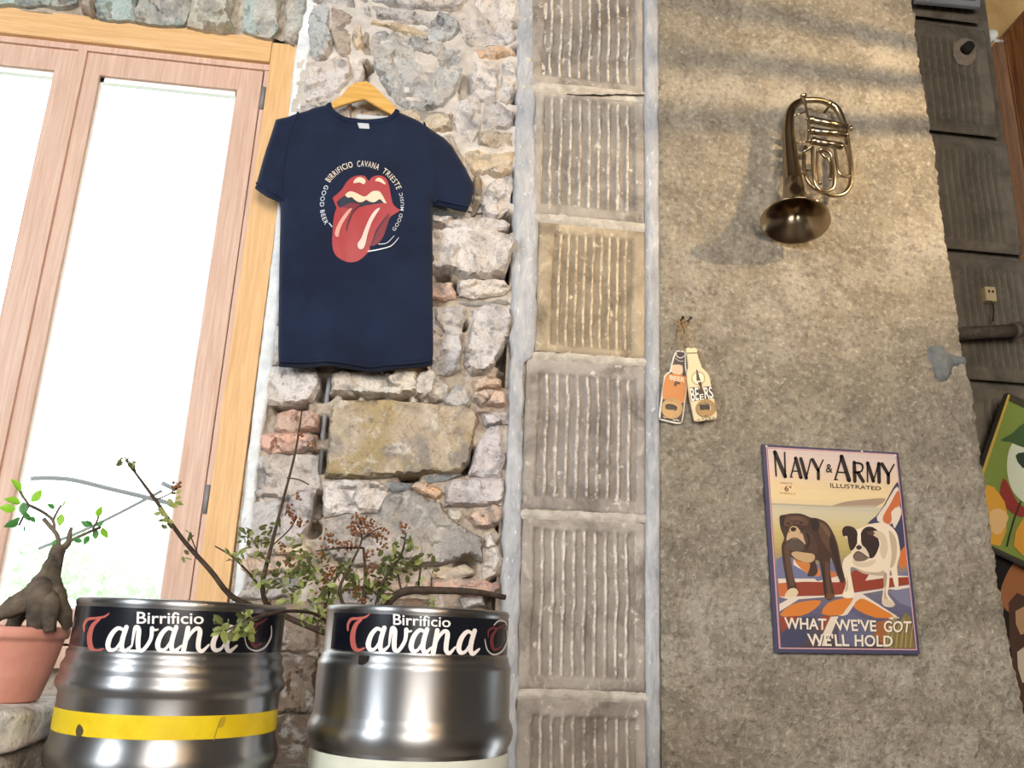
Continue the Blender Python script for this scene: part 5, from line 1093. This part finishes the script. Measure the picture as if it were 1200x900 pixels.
Pq([(152, 478), (170, 470), (200, 474), (236, 480), (240, 500), (222, 512), (196, 508), (170, 498)], (190, 158, 116)); Pq([(128, 632), (144, 612), (166, 608), (178, 622), (172, 636), (150, 642), (132, 642)], (216, 192, 156)); Pq([(276, 640), (290, 628), (312, 632), (314, 646), (286, 648)], (104, 70, 48))
for c_, P_ in (((78, 54, 42), [(196, 396), (226, 400), (246, 440), (250, 480), (226, 470), (206, 440)]), ((50, 34, 28), [(300, 400), (318, 440), (330, 500), (342, 560), (330, 560), (312, 490), (296, 450)]), ((48, 32, 28), [(236, 500), (258, 512), (268, 560), (276, 630), (284, 640), (276, 560), (266, 516)]), ((104, 76, 58), [(150, 345), (172, 338), (192, 346), (186, 354), (168, 350), (152, 354)]), ((46, 32, 28), [(206, 400), (214, 430), (206, 456), (214, 460), (224, 432), (216, 402)]), ((110, 82, 62), [(258, 362), (284, 376), (300, 410), (290, 412), (272, 386)])): Pq(P_, c_)
for P_ in ([(128, 376), (138, 384), (146, 398)], [(196, 378), (190, 390), (186, 402)], [(150, 352), (162, 358), (178, 354)], [(162, 374), (164, 360)]): pp.stroke(P_, .8, (36, 26, 24), 3, gl, True, QZ)
for x, y in ((140, 364), (188, 362)): Pq([(x - 6, y), (x, y - 4), (x + 7, y), (x, y + 4)], (30, 22, 20), 2)
# white dog with dark ear patches
WD, WS, DKP = (226, 208, 182), (186, 164, 138), (52, 34, 32)
Pq([(344, 388), (356, 376), (376, 376), (398, 386), (440, 370), (480, 362), (520, 370), (548, 400), (558, 440), (562, 480), (550, 525), (556, 596), (542, 602), (532, 560), (524, 540), (520, 600), (516, 632), (542, 668), (526, 680), (494, 666), (500, 600), (496, 556), (470, 552), (420, 546), (390, 530), (374, 536), (384, 600), (388, 630), (372, 646), (344, 638), (358, 590), (344, 530), (350, 500), (364, 486), (382, 466), (372, 430), (352, 412)], WD, 3)
Pq([(520, 390), (545, 420), (550, 470), (540, 520), (524, 530), (530, 480), (524, 430)], WS); Pq([(392, 530), (430, 545), (480, 548), (500, 540), (500, 560), (470, 560), (420, 552)], WS); Pq([(360, 560), (366, 600), (358, 628), (352, 630), (360, 596)], WS); Pq([(506, 600), (510, 636), (524, 664), (514, 668), (500, 650)], WS)
Pq([(344, 388), (358, 374), (384, 378), (400, 396), (402, 430), (388, 460), (374, 464), (366, 434), (362, 412), (348, 412)], DKP); Pq([(414, 402), (430, 380), (458, 378), (488, 402), (478, 414), (484, 446), (466, 488), (446, 494), (426, 462), (414, 430)], DKP)
Pq([(384, 486), (392, 456), (406, 442), (430, 456), (446, 488), (430, 500), (400, 502)], (214, 196, 172)); Pq([(396, 452), (408, 446), (418, 454), (412, 462), (400, 462)], (60, 46, 44)); Pq([(384, 490), (396, 472), (412, 474), (440, 494), (424, 506), (396, 506)], (112, 92, 82)); pp.stroke([(386, 488), (398, 472), (414, 474), (444, 496)], 1.1, (46, 34, 34), 3, gl, True, QZ)
for c_, P_ in (((204, 184, 156), [(450, 400), (480, 392), (506, 410), (516, 460), (500, 500), (486, 470), (488, 430)]), ((240, 226, 204), [(404, 392), (412, 392), (414, 430), (406, 440), (400, 430)]), ((206, 186, 160), [(384, 500), (410, 512), (446, 506), (470, 500), (460, 520), (420, 530), (390, 522)]), ((170, 146, 122), [(500, 552), (512, 556), (508, 600), (500, 602)]), ((84, 60, 54), [(436, 400), (452, 392), (466, 400), (456, 410)])): Pq(P_, c_)
for x, y in ((378, 420), (436, 424)): Pq([(x - 6, y), (x, y - 4), (x + 7, y), (x, y + 4)], (20, 14, 14), 2); Pq([(x - 2, y - 1), (x, y - 3), (x + 2, y - 1)], (190, 170, 150), 1)
Pq([(346, 636), (356, 622), (376, 620), (388, 632), (372, 646)], (232, 216, 192)); Pq([(496, 664), (506, 648), (526, 656), (542, 670), (526, 680)], (206, 186, 164))
# wording
Q1, Q2 = scaled(880, 510, 5.714), scaled(880, 640, 5.714); INK = (40, 30, 30)
LET = {'N': [((.10, 1), (.10, 0), .5), ((.12, 1), (.88, 0), 1.15), ((.90, 1), (.90, 0), .5)], 'A': [((.50, 1), (.04, 0), .5), ((.50, 1), (.94, 0), 1.15), ((.22, .32), (.74, .32), .4)],
       'V': [((.06, 1), (.52, 0), 1.15), ((.52, 0), (.96, 1), .5)], 'Y': [((.06, 1), (.54, .44), 1.1), ((.54, .44), (.96, 1), .5), ((.54, .48), (.54, 0), 1.0)],
       'R': [((.14, 1), (.14, 0), 1.1), ((.44, .46), (.92, 0), 1.1)], 'M': [((.10, 1), (.06, 0), .5), ((.12, 1), (.50, .05), 1.1), ((.50, .05), (.88, 1), .5), ((.88, 1), (.94, 0), 1.1)]}
def letter(ch, quad, wd):
    tl, tr, br, bl = [np.array(q, float) for q in quad]
    f = lambda u, v: Q1(*((bl * (1 - u) + br * u) * (1 - v) + (tl * (1 - u) + tr * u) * v))
    for a, b, k in LET[ch]: pp.stroke([f(*a), f(*b)], wd * k, INK, 1, gl, False)
    for e in ((.10, 0), (.90, 0)) if ch in 'A' else (): pp.stroke([f(e[0] - .10, 0), f(e[0] + .10, 0)], wd * .35, INK, 1, gl, False)
    if ch == 'R': pp.stroke([f(*q) for q in ((.14, .97), (.55, .97), (.82, .86), (.80, .60), (.50, .48), (.14, .48))], wd * .6, INK, 4, gl, False)
letter('N', [(150, 112), (234, 116), (238, 276), (162, 272)], 4.0)
for ch, x0, x1, y0 in (('A', 262, 338, 152), ('V', 330, 404, 157), ('Y', 408, 486, 163)): letter(ch, [(x0, y0), (x1, y0 + 4), (x1 + 2, y0 + 130), (x0 + 2, y0 + 128)], 3.6)
pp.text('&', [(502, 192), (548, 195), (548, 252), (502, 249)], INK, .012, gl, False, Q1)
letter('A', [(558, 140), (656, 145), (664, 302), (560, 296)], 4.2)
for ch, x0, x1, y0 in (('R', 680, 762, 181), ('M', 770, 868, 186), ('Y', 872, 962, 192)): letter(ch, [(x0, y0), (x1, y0 + 4), (x1 - 4, y0 + 128), (x0 + 6, y0 + 126)], 3.7)
pp.text('ILLUSTRATED', [(530, 320), (872, 344), (870, 368), (532, 350)], (74, 58, 56), .005, gl, False, Q1); pp.text('PRICE', [(200, 314), (280, 318), (280, 329), (200, 326)], (170, 110, 92), 0, gl, False, Q1); pp.text('6', [(224, 336), (252, 338), (252, 376), (226, 375)], (120, 62, 48), .01, gl, False, Q1); pp.text('d', [(254, 336), (270, 337), (270, 354), (254, 353)], (120, 62, 48), 0, gl, False, Q1); pp.text('WEEKLY', [(190, 381), (302, 388), (302, 399), (190, 392)], (180, 120, 90), 0, gl, False, Q1)
pp.k += 1
for dx, c in ((6, (78, 58, 54)), (0, (228, 216, 196))):
    for st, q in (('WHAT', [(222, 476), (506, 486), (506, 562), (228, 555)]), ("WE'VE", [(556, 484), (838, 494), (842, 573), (570, 566)]), ('GOT', [(888, 499), (1076, 503), (1064, 580), (892, 576)]), ("WE'LL", [(374, 582), (652, 590), (660, 671), (386, 668)]), ('HOLD', [(694, 592), (950, 600), (950, 674), (696, 672)])):
        pp.text(st, [(a + dx, b + dx * .6) for a, b in q], c, .02, gl, False, Q2)
    pp.k += 1
pp.build('print', poster)
for x, y in ((898, 521), (1010, 527), (1049, 532)):
    mb = MB(); a = W(x, y + 2, PY); mb.tube([a + Vector((0, .001, 0)), a + Vector((0, -.0025, 0))], [.004, .003], 10); mb.build('chipped_corner', M['white_edge'], poster)

# ------------------------------------------------------------------ tilted green portrait leaning in the recess
CY = 0.36
canvas = prism('painting', px_outline([(1182, 460), (1318, 522), (1262, 690), (1124, 626)], CY), CY, CY + .03, flat((54, 48, 40), .6, 'canvas_edge'), None, .002); tag(canvas, 'tilted green pop-style portrait painting half hidden behind the pillar', 'painting')
pc = Print(lambda a, b, off: W(a, b, CY - off), .0006, .0003)
pc.poly([(1183, 464), (1314, 524), (1260, 685), (1128, 624)], (116, 134, 58), 1); pc.poly([(1183, 464), (1314, 524), (1312, 530), (1182, 470)], (60, 54, 34), 1); pc.poly([(1181.5, 462), (1184, 463), (1129, 627), (1125, 626)], (186, 158, 62), 1)
pc.poly([(1205, 500), (1192, 513), (1183, 526), (1180, 546), (1183, 566), (1192, 582), (1212, 592), (1250, 580), (1262, 540), (1240, 506)], (196, 202, 178), 3); pc.poly([(1172, 516), (1184, 518), (1198, 524), (1220, 524), (1240, 506), (1262, 540), (1276, 560), (1282, 520), (1240, 494), (1206, 492), (1186, 508)], (58, 84, 46), 2)
pc.poly([(1190, 534), (1200, 530), (1214, 536), (1212, 548), (1198, 548)], (40, 56, 36), 2); pc.poly([(1228, 538), (1240, 534), (1252, 542), (1246, 552), (1232, 550)], (40, 56, 36), 2); pc.poly([(1216, 540), (1224, 542), (1226, 562), (1212, 566)], (128, 144, 108), 2); pc.poly([(1200, 572), (1222, 568), (1240, 574), (1222, 582)], (70, 66, 52), 2)
pc.poly([(1176, 560), (1184, 572), (1192, 588), (1206, 600), (1196, 606), (1180, 596), (1172, 580)], (134, 44, 38), 2); pc.poly([(1134, 600), (1156, 568), (1172, 580), (1180, 600), (1172, 640), (1130, 622)], (206, 152, 50), 2); pc.poly([(1160, 600), (1172, 596), (1182, 606), (1172, 626), (1162, 622)], (214, 176, 120), 2); pc.poly([(1188, 640), (1200, 606), (1230, 600), (1264, 640), (1256, 676), (1216, 660)], (204, 146, 48), 2); pc.stroke([(1196, 588), (1188, 610), (1180, 640)], 2.0, (46, 36, 30), T=None)
pc.build('portrait_print', canvas)
C2 = .42
pn = prism('leaning_panel', px_outline([(1150, 622), (1330, 700), (1340, 900), (1150, 905)], C2), C2, C2 + .03, M['dark'], None, .004); tag(pn, 'dark brown picture panel below the green portrait', 'picture')
pk = Print(lambda a, b, off: W(a, b, C2 - off), .0006, .0003); pk.poly([(1172, 704), (1178, 676), (1192, 656), (1210, 650), (1260, 660), (1290, 720), (1240, 740), (1190, 722)], (146, 92, 54), 3); pk.poly([(1182, 706), (1206, 702), (1230, 760), (1216, 860), (1190, 800)], (70, 44, 32), 2); pk.poly([(1190, 716), (1210, 712), (1216, 730), (1196, 744)], (168, 130, 92), 2); pk.poly([(1192, 764), (1210, 760), (1214, 790), (1198, 800)], (186, 172, 150), 2); pk.stroke([(1176, 650), (1200, 664), (1230, 676)], 1.4, (200, 170, 130)); pk.build('print', pn)
# small grey framed plate at the top right and spot lamp head behind the post
fp = prism('frame', px_outline([(1068, -40), (1150, -34), (1149, 8), (1074, 1)], .40), .40, .42, M['gray'], None, .003); tag(fp, 'grey framed plate at the top of the dark block wall', 'frame')
fi = prism('inner_plate', px_outline([(1074, -36), (1143, -30), (1143, 1), (1079, -5)], .398), .398, .402, flat((84, 80, 76), .5)); keep(fi, fp)
a = W(1161, 47, .62); lh = empty('spot_lamp', a); tag(lh, 'small white spot lamp tip beside the brown post', 'lamp')
mb = MB(); mb.tube([a, a + Vector((-.02, -.03, -.008)), a + Vector((-.03, -.05, -.012))], [.016, .024, .026], 16); mb.build('lamp_head', M['white_line'], lh)
mb = MB(); mb.tube([a, a + Vector((.08, .02, .02))], .007, 8); mb.build('lamp_arm', M['white_line'], lh)

# ------------------------------------------------------------------ pendant lamps of the room, behind the camera
def pendant(x, y, z, which):
    e = empty('pendant_lamp', (x, y, z)); tag(e, 'round glowing bulb pendant behind the viewer, ' + which, 'lamp', 'pendant lamps of the room')
    mb = MB(); mb.add(*lathe_data([(.001, -.05), (.025, -.043), (.045, -.02), (.048, 0), (.04, .025), (.02, .045), (.001, .05)], 20, (x, y, z))); mb.build('bulb', M['bulb'], e)
    mb = MB(); mb.tube([Vector((x, y, z + .05)), Vector((x, y, z + .11))], .02, 12); mb.tube([Vector((x, y, z + .11)), Vector((x, y, 4.9))], .004, 6); mb.build('cord', M['dark'], e)
M['bulb'] = emit_mat('bulb_glow', (1.0, 0.62, 0.26, 1), 300)
for x, y, z, wh in ((0.35, -4.2, 2.7, 'leftmost of the four'), (0.95, -4.4, 2.8, 'second from the left'), (1.25, -3.6, 2.65, 'lowest of the four'), (1.9, -4.6, 2.8, 'rightmost of the four')): pendant(x, y, z, wh)
# unseen lamp off right; its slats are added to band the pillar's light
LP = Vector((2.55, -1.35, 3.30)); sd_ = (Vector((1.15, 0, 3.15)) - LP).normalized(); sx = Vector((-sd_.y, sd_.x, 0)).normalized()
sl = empty('unseen_slat_lamp', LP); tag(sl, 'unseen lamp with wooden slats added to throw bands on the plaster pillar', 'lamp')
for k, zz in enumerate((.098, .040, -.022)):
    mb = MB(); c = LP + sd_ * .50 + Vector((0, 0, zz)); bm_ = []
    P = [c + sx * u + Vector((0, 0, v)) + sd_ * w_ for w_ in (-.004, .004) for u, v in ((-.22, -.011 - .003 * k), (.22, -.015), (.22, .010), (-.22, .014))]
    mb.add(P, [(0, 1, 2, 3), (7, 6, 5, 4), (0, 4, 5, 1), (1, 5, 6, 2), (2, 6, 7, 3), (3, 7, 4, 0)]); mb.build('slat', M['hanger'], sl, False)
mb = MB()
for u in (-.215, .215):
    mb = MB(); mb.tube([LP + sd_ * .508 + sx * u + Vector((0, 0, -.03)), LP + sd_ * .508 + sx * u + Vector((0, 0, .30))], .006, 8); mb.build('side_rod', M['iron'], sl); mb = MB()
mb.tube([LP + Vector((0, 0, .05)), LP + Vector((0, 0, .11))], .02, 12); mb.tube([LP + Vector((0, 0, .11)), Vector((LP.x, LP.y, 4.9))], .004, 6); mb.build('cord', M['dark'], sl)
